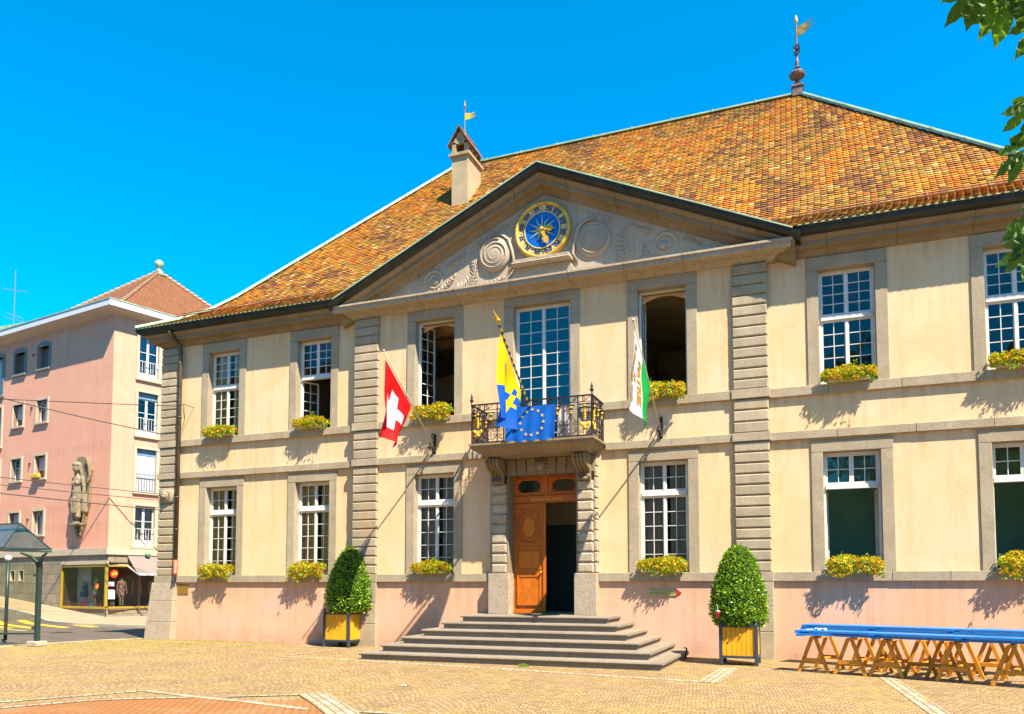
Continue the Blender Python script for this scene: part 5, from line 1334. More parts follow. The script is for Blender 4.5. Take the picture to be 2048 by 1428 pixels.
def pwin(xf,a,h,z0,z1,arch,trim,kind,door=False):
    m=MB(xf); t=.13; 
    m.box(a-h-t,a-h,-.06,.22,z0,z1); m.box(a+h,a+h+t,-.06,.22,z0,z1); m.box(a-h-t-.03,a+h+t+.03,-.12,.22,z0-.12,z0)
    if arch:
        n=10; P=[]
        for i in range(n+1): u=-1+2*i/n; P.append((a+u*(h+t),z1+t+.16*(1-u*u)))
        L=[(a+(-1+2*i/n)*h,z1-.02+.14*(1-(-1+2*i/n)**2)*.0) for i in range(n+1)]
        m.prism([(a-h-t,z1),(a+h+t,z1)]+[p for p in reversed(P)],-.06,.22)
    else: m.box(a-h-t,a+h+t,-.06,.22,z1,z1+t)
    w=m.build('window',trim,pb,bevel=.006)
    f=MB(xf); y=.20
    def fr(x0,x1,c,d,s=.045): f.box(x0,x0+s,y,y+.05,c,d);f.box(x1-s,x1,y,y+.05,c,d);f.box(x0+s,x1-s,y,y+.05,c,c+s);f.box(x0+s,x1-s,y,y+.05,d-s,d)
    g=MB(xf); c=MB(xf); cm=M['curtain']
    if kind=='shutter': 
        zz=z0+(z1-z0)*.42; n=int((z1-zz)/.06)
        for i in range(n): c.box(a-h,a+h,y+.02,y+.035,zz+i*.06+.006,zz+(i+1)*.06)
        cm=M['shutter']; fr(a-h,a+h,z0,zz); g.add([(a-h,y+.03,z0),(a+h,y+.03,z0),(a+h,y+.03,zz),(a-h,y+.03,zz)],[(0,1,2,3)])
    elif kind=='closed':
        n=int((z1-z0)/.06)
        for i in range(n): c.box(a-h,a+h,y+.02,y+.035,z0+i*.06+.006,z0+(i+1)*.06)
        cm=M['shutter']
    elif kind=='dark':
        n=int((z1-z0)/.05); cm=simple('grey_blind',(.16,.16,.15),.8)
        for i in range(n): c.box(a-h,a+h,y+.02,y+.03,z0+i*.05+.004,z0+(i+1)*.05)
    else:
        fr(a-h,a-.005,z0,z1); fr(a+.005,a+h,z0,z1); f.box(a-h,a+h,y+.005,y+.04,z0+(z1-z0)*.6,z0+(z1-z0)*.6+.03)
        g.add([(a-h,y+.03,z0),(a+h,y+.03,z0),(a+h,y+.03,z1),(a-h,y+.03,z1)],[(0,1,2,3)])
        if kind=='curtain': c.add([(a-h,y+.12,z0),(a+h,y+.12,z0),(a+h,y+.12,z1),(a-h,y+.12,z1)],[(0,1,2,3)])
        if kind=='tilt': 
            f.obox((a-h+.03,y-.02,z0+.03),(a-h+.25,y-.10,z1-.06),.04,.04); f.obox((a+h-.05,y-.02,z0+.03),(a-h+.35,y-.10,z1-.06),.03,.03)
            c.add([(a-h,y+.12,z0),(a,y+.12,z0),(a,y+.12,z1),(a-h,y+.12,z1)],[(0,1,2,3)])
    if f.v: f.build('window_frame',M['paint'],w)
    if g.v: g.build('pane',M['glass'],w)
    if c.v: c.build('blind' if kind in('shutter','closed','dark') else 'curtain',cm,w)
    return w
M['grey_trim']=simple('grey_blue_trim',(.24,.25,.25),.8,0,.1,3)
kinds={(0,0):'dark',(0,1):'dark',(1,0):'tilt',(1,1):'shutter',(2,0):'shutter',(2,1):'curtain',(3,0):'tilt',(3,1):'closed'}
for a,h,z0,z1,zi,xi in LW:
    pwin(XL_,a,h,z0,z1,zi==0,M['grey_trim'] if zi==0 else M['pale_trim'],kinds.get((zi,xi),'curtain' if xi==2 else 'glass'))
    m=MB(XL_)
    if xi==2:
        for i in range(9): m.box(a-h+.05+i*(2*h-.1)/8-.01,a-h+.05+i*(2*h-.1)/8+.01,-.10,-.08,z0+.05,z0+.95)
        m.box(a-h,a+h,-.11,-.07,z0+.95,z0+.98); m.build('window_railing',M['steel'],pb)
# small shutter catches beside the windows
for zi,z in enumerate((14.75,11.7,8.5,5.35)):
    m=MB(XL_); m.box(-7.48,-7.40,-.08,0,z,z+.07); m.box(-7.46,-7.42,-.10,-.08,z-.12,z+.04); m.build('shutter_catch',M['iron'],pb)
# tall windows of the narrow side
for i,(z0,z1) in enumerate(((12.75,15.1),(9.68,12.0),(6.66,8.95),(3.75,5.9))):
    m=MB(XR_); m.box(1.2,1.35,-.06,.22,z0-.0,z1); m.box(3.6,3.75,-.06,.22,z0,z1); m.box(1.17,3.78,-.12,.22,z0-.13,z0); m.box(1.2,3.75,-.06,.22,z1,z1+.13); m.box(2.45,2.72,-.04,.22,z0,z1)
    w=m.build('french_window',M['pale_trim'],pb,bevel=.006)
    f=MB(XR_); y=.16
    for x0,x1 in ((1.35,2.45),(2.72,3.6)):
        xm=(x0+x1)/2; zt_=z1-(.32 if i in (1,2) else 0)
        for a,b in ((x0,xm-.004),(xm+.004,x1)):
            f.box(a,a+.06,y,y+.05,z0,zt_);f.box(b-.06,b,y,y+.05,z0,zt_);f.box(a+.06,b-.06,y,y+.05,z0,z0+.35 if i!=2 else z0+.06);f.box(a+.06,b-.06,y,y+.05,zt_-.06,zt_)
            if i!=2: f.box(a+.06,b-.06,y+.01,y+.04,z0+(zt_-z0)*.62,z0+(zt_-z0)*.62+.03)
    f.build('window_frame',M['paint'],w)
    if i==2:
        c=MB(XR_)
        for x0,x1 in ((1.35,2.45),(2.72,3.6)):
            n=int((z1-z0-.3)/.07)
            for j in range(n): c.box(x0,x1,y-.03,y-.015,z0+j*.07+.006,z0+(j+1)*.07)
        c.build('blind',M['shutter'],w)
    else:
        g=MB(XR_)
        for x0,x1 in ((1.35,2.45),(2.72,3.6)): g.add([(x0,y+.03,z0),(x1,y+.03,z0),(x1,y+.03,z1),(x0,y+.03,z1)],[(0,1,2,3)])
        g.build('pane',M['glass'],w)
        if i in (0,3):
            c=MB(XR_)
            for x0,x1 in ((1.35,2.45),(2.72,3.6)): c.add([(x0,y+.14,z0),(x1,y+.14,z0),(x1,y+.14,z1),(x0,y+.14,z1)],[(0,1,2,3)])
            c.build('curtain',M['bluecurtain'] if i==0 else M['curtain'],w)
    if i in (1,2):
        c=MB(XR_)
        for x0,x1 in ((1.35,2.45),(2.72,3.6)): c.box(x0,x1,y-.05,y+.06,z1-.32,z1)
        c.build('blind_box',M['bluecurtain'],w)
    r=MB(XR_)
    for x0,x1 in ((1.35,2.45),(2.72,3.6)):
        n=7
        for j in range(n+1): xx=x0+.03+(x1-x0-.06)*j/n; r.box(xx-.008,xx+.008,-.02,-.004,z0+.02,z0+.92)
        r.box(x0,x1,-.03,.0,z0+.92,z0+.95); r.box(x0,x1,-.025,-.005,z0+.08,z0+.10)
        if i in (0,3):
            for j in range(4):
                xx=x0+.15+(x1-x0-.3)*j/3; r.tube([(xx-.05,-.02,z0+.5),(xx,-.02,z0+.62),(xx+.05,-.02,z0+.5),(xx,-.02,z0+.38),(xx-.05,-.02,z0+.5)],.008,4)
    r.build('railing',M['paint'] if i in(0,1,3) else M['steel'],w)
# eaves and roof
m=MB(); E=.70
P0=XL_@Vector((-24,0,0)); P2=XR_@Vector((10,0,0))
prof=[(E,16.06),(E,16.34),(-.5,16.34),(-.5,15.84),(0,15.84),(E-.03,16.02)]
m.sweep([(P0.x,P0.y),(C0.x,C0.y),(P2.x,P2.y)],prof,caps=True); m.build('eaves_soffit',M['soffit'],pb)
m=MB(); m.sweep([(P0.x,P0.y),(C0.x,C0.y),(P2.x,P2.y)],[(E+.03,16.02),(E+.03,16.34),(E-.02,16.34),(E-.02,16.02)]); m.build('fascia',M['white_trim'],pb)
m=MB(); m.sweep([(P0.x,P0.y),(C0.x,C0.y),(P2.x,P2.y)],[(E+.06,16.34),(E+.06,16.39),(-.6,16.42),(-.6,16.34)]); m.build('copper_gutter',M['verdigris'],pb)
AP=Vector((-30.5,16.8,20.75))
c1=XL_@Vector((.1,.1,16.40)); c2=XL_@Vector((-10,.3,16.45)); c3=XR_@Vector((9.6,.1,16.40)); c4_=XL_@Vector((-10,9.8,16.45))
m=MB(); m.uv=[]
for a,b in ((c2,c1),(c1,c3),(c3,c4_),(c4_,c2)):
    b0=(b-a).length; e=(b-a).normalized(); t_=(AP-a).dot(e); h=((AP-a)-e*t_).length
    m.add([a,b,AP],[(0,1,2)]); m.uv+=[(0,0),(b0,0),(t_,h)]
rf=m.build('roof',M['tileslope'],pb)
def mb_hip(a,b):
    n=26
    for i in range(n): p=a.lerp(b,i/n);q=a.lerp(b,(i+1.12)/n); m.tube([p+Vector((0,0,.05)),q],[.13,.10],8)
m=MB(); mb_hip(c1,AP); mb_hip(c3,AP); mb_hip(c2,AP); m.build('hip_tiles',simple('hip_tile_clay',(.48,.27,.15),.85,0,.25,8),rf)
m=MB(); m.lathe([(.45,20.45),(.18,20.8),(.12,20.92),(.13,20.97),(.21,21.05),(.27,21.22),(.23,21.38),(.10,21.48),(.01,21.50)],(AP.x,AP.y,0),16); m.build('copper_ball_finial',M['verdigris'],rf,smooth=True)
m=MB(); m.box(-23.5,-10.4,1.2,9,16.4,16.7); m.v=[tuple(XL_@Vector(p)) for p in m.v]; m.build('flat_roof',M['verdigris'],pb)
# ---- shop front
M['gilt_frame']=simple('gilt_shop_frame',(.62,.44,.05),.35,.4,.12,6)
sh=MB()
def add(xf,fn):
    q=MB(); fn(q); sh.add([xf@Vector(p) for p in q.v],q.f)
add(XL_,lambda q:(q.box(SX0,0,-.10,.06,SZ1-.08,SZ1+.02),q.box(SX0,0,-.10,.06,SZ0-.03,SZ0+.09),q.box(SX0,SX0+.10,-.10,.06,SZ0+.09,SZ1-.08),q.box(-.05,.05,-.10,.05,SZ0+.09,SZ1-.08)))
add(XR_,lambda q:(q.box(.06,6.7,-.098,.06,SZ1-.082,SZ1+.018),q.box(.06,6.7,-.098,.06,SZ0-.028,SZ0+.088),q.box(3.4,3.48,-.10,.05,SZ0+.09,SZ1-.08)))
shop=sh.build('shop_front',M['gilt_frame'],pb,bevel=.01)
g=MB(); g.add([XL_@Vector(p) for p in ((SX0+.1,0,SZ0+.09),(0,0,SZ0+.09),(0,0,SZ1-.08),(SX0+.1,0,SZ1-.08))],[(0,1,2,3)]); g.add([XR_@Vector(p) for p in ((0,0,SZ0+.09),(6.7,0,SZ0+.09),(6.7,0,SZ1-.08),(0,0,SZ1-.08))],[(0,1,2,3)])
g.build('shop_glass',mat_glass('shop_glass',(.97,.98,.97),.8,.01,.0),shop)
m=MB(); q=MB(); q.box(SX0,.3,1.6,1.7,.3,3.2); q.box(SX0-.05,SX0+.02,.05,1.7,.3,3.2); q.box(SX0,.2,.05,1.7,.42,.50); q.box(SX0,.2,.05,1.7,2.85,2.9); m.add([XL_@Vector(p) for p in q.v],q.f)
q=MB(); q.box(0,6.7,1.6,1.7,.3,3.2); q.box(.2,6.7,.05,1.7,.43,.49); q.box(.2,6.7,.05,1.7,2.86,2.91); m.add([XR_@Vector(p) for p in q.v],q.f); m.build('shop_interior',simple('shop_interior_paint',(.22,.13,.08),.8,0,.3,1),shop)
m=MB(XL_); m.box(SX0+.1,SX0+1.5,.78,.82,.5,2.72); m.build('display_screen',simple('pale_display_wall',(.62,.68,.62),.7,0,.06,1),shop)
m=MB(XL_); m.box(SX0+.1,.15,-.13,-.03,SZ1+.05,SZ1+.22); m.build('awning_box',M['pale_trim'],pb)
# awning over the narrow side
m=MB(XR_); m.add([(1.0,-.02,3.28),(6.2,-.02,3.28),(6.2,-1.15,2.28),(1.0,-1.15,2.28),(1.0,-.02,3.25),(6.2,-.02,3.25),(6.2,-1.15,2.25),(1.0,-1.15,2.25)],[(0,1,2,3),(7,6,5,4),(3,2,6,7),(0,3,7,4),(1,5,6,2)])
aw=m.build('awning',simple('grey_awning_cloth',(.26,.22,.19),.9,0,.06,2),pb)
m=MB(XR_); m.box(1.0,6.2,-1.19,-1.13,2.20,2.30); m.obox((1.0,-.05,2.72),(1.02,-1.12,2.27),.05,.05); m.obox((.3,-.05,2.74),(1.0,-.05,2.74),.05,.05); m.build('awning_bar',M['white_trim'],aw)
for x in (2.0,4.6):
    m=MB(XR_); m.ell((x,-.25,3.32),(.14,.14,.13),12,8); lo=m.build('shop_lamp',simple('green_lamp_shade',(.15,.42,.25),.4),pb,smooth=True)
# relief sculpture on the wall
def capsule(m,a,b,r1,r2,n=10):
    a=Vector(a);b=Vector(b); P=[];Rr=[]; d=(b-a).normalized()
    for t in (-1,-.7,-.3): P.append(a+d*r1*t); Rr.append(r1*math.sqrt(max(.001,1-t*t)))
    P.append(a);Rr.append(r1);P.append(b);Rr.append(r2)
    for t in (.3,.7,1): P.append(b+d*r2*t); Rr.append(r2*math.sqrt(max(.001,1-t*t)))
    m.tube(P,Rr,n)
def remesh(o,vox,sm=6):
    r=o.modifiers.new('r','REMESH'); r.mode='VOXEL'; r.voxel_size=vox; r.use_smooth_shade=True
    if sm: s=o.modifiers.new('s','SMOOTH'); s.factor=.5; s.iterations=sm
rx=-2.25
sc_=MB(XL_)
rnd_=random.Random(5)
base=[(-.62,4.9),(-.5,4.45),(-.2,4.18),(.1,4.25),(.45,4.9),(.55,5.4),(.85,6.0),(.88,7.4),(.98,7.75),(.75,8.0),(.5,8.42),(-.1,8.5),(-.55,8.42),(-.62,7.6),(-.8,6.6),(-.85,5.6)]
sc_.prism([(rx+a*.85,z) for a,z in base],-.16,0)
rel=thing('relief_sculpture',tuple(XL_@Vector((rx,0,4.2))),'grey stone relief of a standing robed woman on the pink wall','sculpture')
rel_s=sc_.build('stone_slab',M['stone_d'],rel)
f=MB(XL_)
X=rx
f.ell((X,-.42,7.85),(.20,.20,.27),14,10); f.ell((X,-.56,7.82),(.035,.05,.06),8,6)   # head, nose
f.ell((X,-.40,8.02),(.25,.24,.17),12,8)                                              # cap
for s in (-1,1): capsule(f,(X+s*.20,-.34,7.95),(X+s*.26,-.26,7.45),.09,.10)          # hair
capsule(f,(X,-.34,7.6),(X,-.32,7.35),.10,.12)
f.ell((X,-.30,7.15),(.38,.22,.34),14,10); f.ell((X-.13,-.46,7.05),(.14,.12,.15)); f.ell((X+.13,-.46,7.05),(.14,.12,.15))
capsule(f,(X,-.30,6.9),(X,-.30,6.45),.24,.27)
capsule(f,(X-.38,-.30,7.3),(X-.46,-.30,6.7),.11,.09); capsule(f,(X-.46,-.30,6.7),(X-.12,-.52,6.55),.09,.07)
capsule(f,(X+.38,-.30,7.3),(X+.50,-.28,6.7),.11,.09); capsule(f,(X+.50,-.28,6.7),(X+.45,-.34,6.2),.09,.08)
capsule(f,(X-.02,-.30,6.4),(X+.02,-.30,5.5),.27,.24); capsule(f,(X+.12,-.32,6.3),(X+.16,-.36,5.3),.17,.15)
capsule(f,(X+.02,-.3,5.5),(X+.02,-.30,4.95),.17,.13); capsule(f,(X+.45,-.2,6.4),(X+.42,-.16,5.6),.16,.2)
capsule(f,(X-.45,-.30,6.9),(X-.35,-.40,6.0),.07,.14); f.tube([(X-.38,-.4,6.1),(X-.14,-.4,4.95)],.045,6)
for px in (-.15,-.02,.1,.22): f.tube([(X+px,-.56,6.3),(X+px*1.1,-.55,5.45)],.03,5)
f.box(X-.4,X+.38,-.5,-.1,4.82,4.93); 
fo=f.build('carved_figure',simple('carved_sandstone',(.30,.235,.145),.9,0,.3,5,.4,30),rel); remesh(fo,.028,1)
g=MB(XL_)
for i in range(46):
    t=i/45; a=-.62+.25*math.sin(t*9); z=5.9-t*1.6; g.ell((X+(-.72+t*.62)*.85+.03*math.sin(i*2.3),-.20,z),(.06,.06,.07),6,4,jit=.2)
g.build('carved_garland',M['stone_d'],rel); g=MB(XL_)
for i in range(26): g.ell((X+(.50-.30*(i/25)),-.22,5.6-i*.05),(.05,.06,.06),6,4,jit=.2)
g.build('carved_garland',M['stone_d'],rel); g=MB(XL_)
for i in range(30): t=i/29; g.ell((X+.5+.32*math.sin(t*2.5),-.2,8.3-t*1.2),(.09,.09,.08),6,4,jit=.25)
g.build('carved_garland',M['stone_d'],rel)
# orange window box on the pink house
t=thing('window_box',tuple(XL_@Vector((-6.55,-.2,7.66))),'small bright yellow flower trough on a pink house window sill','flower box')
m=MB(XL_); m.box(-6.95,-6.2,-.28,-.08,7.66,7.86); m.build('trough',simple('yellow_trough',(.85,.48,.02),.5),t,bevel=.02)
# ---- mannequins and goods in the shop window
skin=simple('mannequin_resin',(.62,.46,.22),.5)
def mannequin(xf,x,y,z,dress,label,cat='mannequin',legs=True,arms=True,h=1.0,flare=0):
    o=xf@Vector((x,y,z)); t=thing('mannequin',tuple(o),label,cat,'mannequins in the shop window')
    m=MB(); b=o
    F=(xf.to_3x3()@Vector((0,-1,0))); S=(xf.to_3x3()@Vector((1,0,0)))
    def P(s,f,u): return b+S*s*h+F*f*h+Vector((0,0,u*h))
    capsule(m,P(0,0,1.50),P(0,0,1.42),.045,.05); capsule(m,P(-.12,0,1.36),P(.12,0,1.36),.07,.07); capsule(m,P(0,.01,1.32),P(0,0,1.12),.125,.10); capsule(m,P(-.04,0,1.0),P(.04,0,.92),.13,.14)
    if legs:
        for s in (-1,1): capsule(m,P(s*.08,0,.90),P(s*.07,.02,.48),.085,.055); capsule(m,P(s*.07,.02,.48),P(s*.06,0,.07),.055,.035); capsule(m,P(s*.06,0,.04),P(s*.07,.12,.03),.035,.03)
    else: m.tube([P(0,0,.9),P(0,0,.02)],.02,6)
    if arms:
        for s in (-1,1): capsule(m,P(s*.19,0,1.35),P(s*.24,.01,1.08),.045,.038); capsule(m,P(s*.24,.01,1.08),P(s*.25,.05,.82),.038,.025); capsule(m,P(s*.25,.05,.80),P(s*.25,.07,.72),.03,.018)
    bo=m.build('body',skin,t); remesh(bo,.016,2)
    d=MB(); pr=[(.60,.15+flare),(.75,.155+flare*.7),(.92,.165+flare*.3),(1.0,.15),(1.1,.125),(1.2,.135),(1.3,.15),(1.36,.13),(1.40,.09)]
    n=20;vs=[];fs=[]
    for u,r in pr:
        for k_ in range(n): a=2*PI*k_/n; w=1+.05*math.sin(a*7) if u<.95 else 1; vs.append(P(r*1.15*w*math.cos(a),r*.85*w*math.sin(a),u))
    for i in range(len(pr)-1):
        for k_ in range(n): k2=(k_+1)%n; fs.append((i*n+k_,i*n+k2,(i+1)*n+k2,(i+1)*n+k_))
    d.add(vs,fs); d.build('dress',dress,t,smooth=True); return t
def mprint(name,base,spots,sc2=9,thr=.52):
    m,nt=nmat(name);k=N(nt);p=pos(k); v=k.n('ShaderNodeTexVoronoi',{'Vector':p,'Scale':sc2}); r=k.ramp(v.outputs['Distance'],[(thr-.02,(1,1,1)),(thr+.02,(0,0,0))]); k.out(k.prin(k.mix(r,base,spots),.8)); return m
def mstripe():
    m,nt=nmat('green_striped_dress');k=N(nt); z=k.n('ShaderNodeSeparateXYZ',{0:pos(k)}).outputs[2]; s=k.math('GREATER_THAN',k.math('FRACT',k.math('MULTIPLY',z,5)),.5); k.out(k.prin(k.mix(s,(.30,.38,.02),(.62,.62,.40)),.8)); return m
mannequin(XR_,.95,.35,.50,mprint('pink_flower_dress',(.75,.66,.55),(.55,.05,.12)),'mannequin in a white dress with red flowers in the shop window')
mannequin(XR_,1.75,.35,.50,simple('cream_dress_cloth',(.60,.50,.44),.8),'mannequin in a plain pale pink sheath dress in the shop window')
mannequin(XR_,2.65,.35,.50,mstripe(),'mannequin in a green striped dress in the shop window',flare=.05)
mannequin(XL_,-1.55,.4,.60,mprint('green_print_dress',(.08,.40,.30),(.60,.66,.50),12,.45),'headless stand with a green patterned dress in the shop window',legs=False,arms=False)
mannequin(XL_,-2.95,.6,.50,simple('blue_dress_cloth',(.01,.16,.36),.8,0,.3,12),'sleeveless blue dress on a hanger at the left of the shop window','dress',legs=False,arms=False,h=.92,flare=.06)
def bag(xf,x,y,z,w,h,col,label):
    o=xf@Vector((x,y,z)); t=thing('handbag',tuple(o),label,'handbag','handbags in the shop window')
    m=MB(xf); m.add([(x-w/2,y-.07,z),(x+w/2,y-.07,z),(x+w/2,y+.07,z),(x-w/2,y+.07,z),(x-w*.42,y-.04,z+h),(x+w*.42,y-.04,z+h),(x+w*.42,y+.04,z+h),(x-w*.42,y+.04,z+h)],[(3,2,1,0),(4,5,6,7),(0,1,5,4),(1,2,6,5),(2,3,7,6),(3,0,4,7)])
    mt=simple('bag_leather',col,.45,0,.15,10); m.build('body',mt,t,bevel=.02)
    m=MB(xf); m.tube([(x-w*.25,y,z+h-.01),(x-w*.18,y,z+h+.13),(x+w*.18,y,z+h+.13),(x+w*.25,y,z+h-.01)],.012,6); m.build('handle',mt,t)
bag(XL_,-2.35,.25,.50,.55,.32,(.35,.02,.06),'crimson handbag lying below the blue dress in the shop window')
bag(XL_,-1.55,.20,.50,.42,.24,(.20,.42,.55),'light blue handbag in the middle of the left shop window')
bag(XL_,-.85,.22,.50,.30,.24,(.45,.02,.03),'red handbag next to the light blue one in the shop window')
bag(XL_,-1.05,.6,.50,.6,.4,(.25,.12,.05),'brown handbag behind the red one in the shop window')
bag(XR_,.45,.3,.50,.25,.34,(.62,.52,.30),'cream handbag leaning at the shop window corner')
bag(XR_,2.2,.25,.50,.40,.22,(.35,.05,.16),'dark pink handbag between two mannequins in the shop window')
# sale stickers and notices on the glass
def poster(xf,x,z,w,h,col,label,txt=None,tc=None,rot=0,y=-.02):
    m=MB(xf); n=14; 
    if rot: m.lathe([(w/2,0),(w/2,.01),(.001,.01)],(x,y,z),n,'y')
    else: m.box(x-w/2,x+w/2,y-.008,y,z-h/2,z+h/2)
    o=m.build('sale_sticker' if txt else 'shop_notice',simple('print_'+str(len(bpy.data.materials)),col,.6,0,.03,3),shop)
    if txt:
        vs,fs=text_mesh(txt,.26,.012,2); q=MB(xf); q.add([(x+a+.02,y-.014,z+b) for a,b,_ in vs],fs); q.build('sticker_text',simple('sticker_yellow',(.95,.65,.02),.5),shop)
poster(XL_,-.78,1.62,.36,.3,(.80,.05,.01),'',txt='50',rot=1); poster(XR_,.35,2.28,.42,.3,(.80,.03,.01),'',txt='60',rot=1)
poster(XR_,.22,1.75,.30,.22,(.80,.62,.66),''); poster(XR_,.25,1.22,.34,.48,(.72,.78,.80),'')
# ------------------------------------------------------------------ building and antenna farther left
fb=thing('distant_house',(-48,22,0),'pale house with greenish roof edge far behind the pink building','building')
m=MB(); m.box(-62,-45.7,20,32,-.5,20.0); m.build('wall',M['pale_trim'],fb); m=MB(); m.box(-63,-45.3,19.3,33,20.0,20.3); m.build('roof',M['verdigris'],fb)
an=thing('antenna',(-46.0,21,20.9),'thin rooftop television antenna against the sky','antenna')
m=MB(); a0=Vector((-48.9,21.0,20.3)); m.tube([a0,a0+Vector((0,0,4.9))],.035,6); m.build('mast',M['steel'],an)
m=MB()
for z,L in ((3.4,.9),(1.2,.6),(1.5,.4)):
    p=a0+Vector((0,0,z)); m.tube([p+Vector((-L,-.3,.15)),p+Vector((L,.3,-.15))],.02,4)
    for t_ in range(5): q=p+Vector((-L+L*.5*t_,-.3+.15*t_,.15-.075*t_)); m.tube([q+Vector((.1,-.25,0)),q+Vector((-.1,.25,0))],.012,4)
m.build('antenna_arms',M['steel'],an)
# ------------------------------------------------------------------ bus shelter
st=thing('bus_shelter',(-13.5,-3.45,0),'dark green bus shelter with glass hip roof at the left edge','bus shelter')
M['green_steel']=simple('dark_green_steel',(.035,.065,.055),.4,.2,.15,5)
M['shelter_glass']=mat_glass('shelter_glass',(.86,.92,.76),1.1,.01,.03)
m=MB(); m.box(-13.68,-13.28,-3.62,-3.28,0,.14); m.build('concrete_foot',M['kerb'],st,bevel=.02)
m=MB(); m.box(-13.545,-13.415,-3.51,-3.40,.14,2.2); m.tube([(-13.48,-3.45,2.1),(-13.46,-3.45,2.3),(-13.38,-3.45,2.46),(-13.22,-3.45,2.56)],[.07,.06,.045,.03],8); m.tube([(-13.48,-3.45,2.1),(-13.52,-3.5,2.3),(-13.62,-3.6,2.46),(-13.85,-3.75,2.56)],[.07,.06,.045,.03],8)
for z in (.5,1.95): m.box(-13.60,-13.55,-3.55,-3.47,z-.04,z+.04)
m.build('post',M['green_steel'],st,bevel=.01)
u=Vector((-13.08,-3.42,0)); 
# roof frame (hipped end faces the square)
A=Vector((-13.08,-3.45,2.66)); B=Vector((-13.72,-4.35,2.66)); AP2=Vector((-14.45,-3.35,3.42)); B2=Vector((-17.5,-4.35,2.66))
e=(A-B)
m=MB(); 
for dz in (0,-.07): m.obox(A+Vector((.03,.02,dz)),B+Vector((0,0,dz)),.06,.045)
Dn=Vector((-1,.0,0)); A3=A+Dn*4.2+Vector((0,.0,0)); AP3=AP2+Dn*3.0; B3=B+Dn*4.0
m.obox(A,A3,.06,.05); m.obox(B,B3,.06,.05); m.obox(A,AP2,.03,.03); m.obox(B,AP2,.03,.03); m.obox(AP2,AP3,.03,.03)
m.build('roof_frame',M['green_steel'],st)
m=MB(); m.add([B,A,AP2],[(0,1,2)]); m.add([B,AP2,AP3,B3],[(0,1,2,3)]); m.add([A,A3,AP3,AP2],[(0,1,2,3)]); m.build('glass_roof',M['shelter_glass'],st)
m=MB(); m.add([(-13.58,-3.47,.36),(-14.9,-3.95,.36),(-14.9,-3.95,2.32),(-13.75,-3.53,2.32),(-13.58,-3.47,2.15)],[(0,1,2,3,4)]); m.build('glass_side_panel',M['shelter_glass'],st)
m=MB(); m.obox((-13.56,-3.47,.34),(-15.6,-4.2,.34),.04,.05); m.box(-15.7,-15.55,-4.28,-4.14,0,2.6); m.build('bottom_rail',M['green_steel'],st)
t=thing('street_post',(-16.6,-2.1,0),'slim dark post with a white ball cap behind the shelter glass','post')
m=MB(); m.tube([(-16.6,-2.1,0),(-16.6,-2.1,2.42)],.05,10); m.build('post',M['green_steel'],t,smooth=True)
m=MB(); m.ell((-16.6,-2.1,2.50),(.10,.10,.10),14,10); m.build('ball_cap',M['paint'],t,smooth=True)
# ------------------------------------------------------------------ overhead wires
def wire(a,b,sag,r,label):
    a=Vector(a);b=Vector(b); m=MB(); P=[]
    for i in range(25): t=i/24; p=a.lerp(b,t); P.append(p-Vector((0,0,sag*4*t*(1-t))))
    m.tube(P,r,5); tag(m.build('overhead_wire',M['wires'],org=tuple(a)),label,'wire','overhead wires above the street')
def at(px,py,dep):
    # measured direction from the square at a given distance, used once for the wire ends
    return None
wire((-38,-3,10.2),(-11.86,-.40,7.2),.15,.012,'thin cable ending at the wall bracket beside the downpipe') 
wire((-36,1.5,12.6),(-22.3,12.0,8.9),.25,.028,'thick dark cable slanting down across the pink building')
wire((-36,.5,7.6),(-21.5,12.5,6.0),.1,.02,'upper of the three lower cables crossing in front of the sculpture')
wire((-36,.5,7.2),(-21.5,12.5,5.7),.1,.02,'middle of the three lower cables crossing in front of the sculpture')
wire((-36,.5,6.9),(-21.5,12.5,5.2),.1,.026,'lowest of the three cables crossing in front of the sculpture')
# ------------------------------------------------------------------ chestnut tree standing out of frame, its twigs hang into view
random.seed(21)
tr=thing('chestnut_tree',(12.2,-14.5,0),'horse chestnut whose green leaves hang into the right side of the sky','tree')
m=MB()
def limb(p,q,r0,r1,bend=.15,n=6):
    p=Vector(p);q=Vector(q); side=(q-p).orthogonal().normalized(); P=[];Rr=[]
    for i in range(n+1): t=i/n; P.append(p.lerp(q,t)+side*bend*math.sin(PI*t)); Rr.append(r0+(r1-r0)*t)
    m.tube(P,Rr,8); return P
limb((12.2,-14.5,0),(12.0,-14.6,3.4),.26,.19,.05); limb((12.0,-14.6,3.4),(11.3,-14.2,6.3),.16,.07); limb((12.0,-14.6,3.4),(13.4,-15.0,6.6),.15,.07)
limb((12.0,-14.6,3.3),(9.3,-14.0,5.6),.11,.035,.2); limb((9.3,-14.0,5.6),(8.0,-14.0,5.25),.03,.012); limb((9.3,-14.0,5.6),(8.3,-13.7,4.85),.028,.010)
limb((12.0,-14.6,3.0),(9.2,-13.6,4.5),.08,.02,.15); limb((9.2,-13.6,4.5),(8.25,-13.6,4.15),.018,.008); limb((9.2,-13.6,4.4),(8.3,-13.25,3.75),.018,.008)
m.build('trunk_and_branches',simple('chestnut_bark',(.10,.075,.05),.9,0,.3,6,.6,20),tr,smooth=True)
M['chestnut']=mat_leaf('chestnut_leaf',[(.020,.085,.008),(.035,.13,.010),(.06,.20,.012),(.09,.26,.015)],.5,.45,.3)
lm=MB()
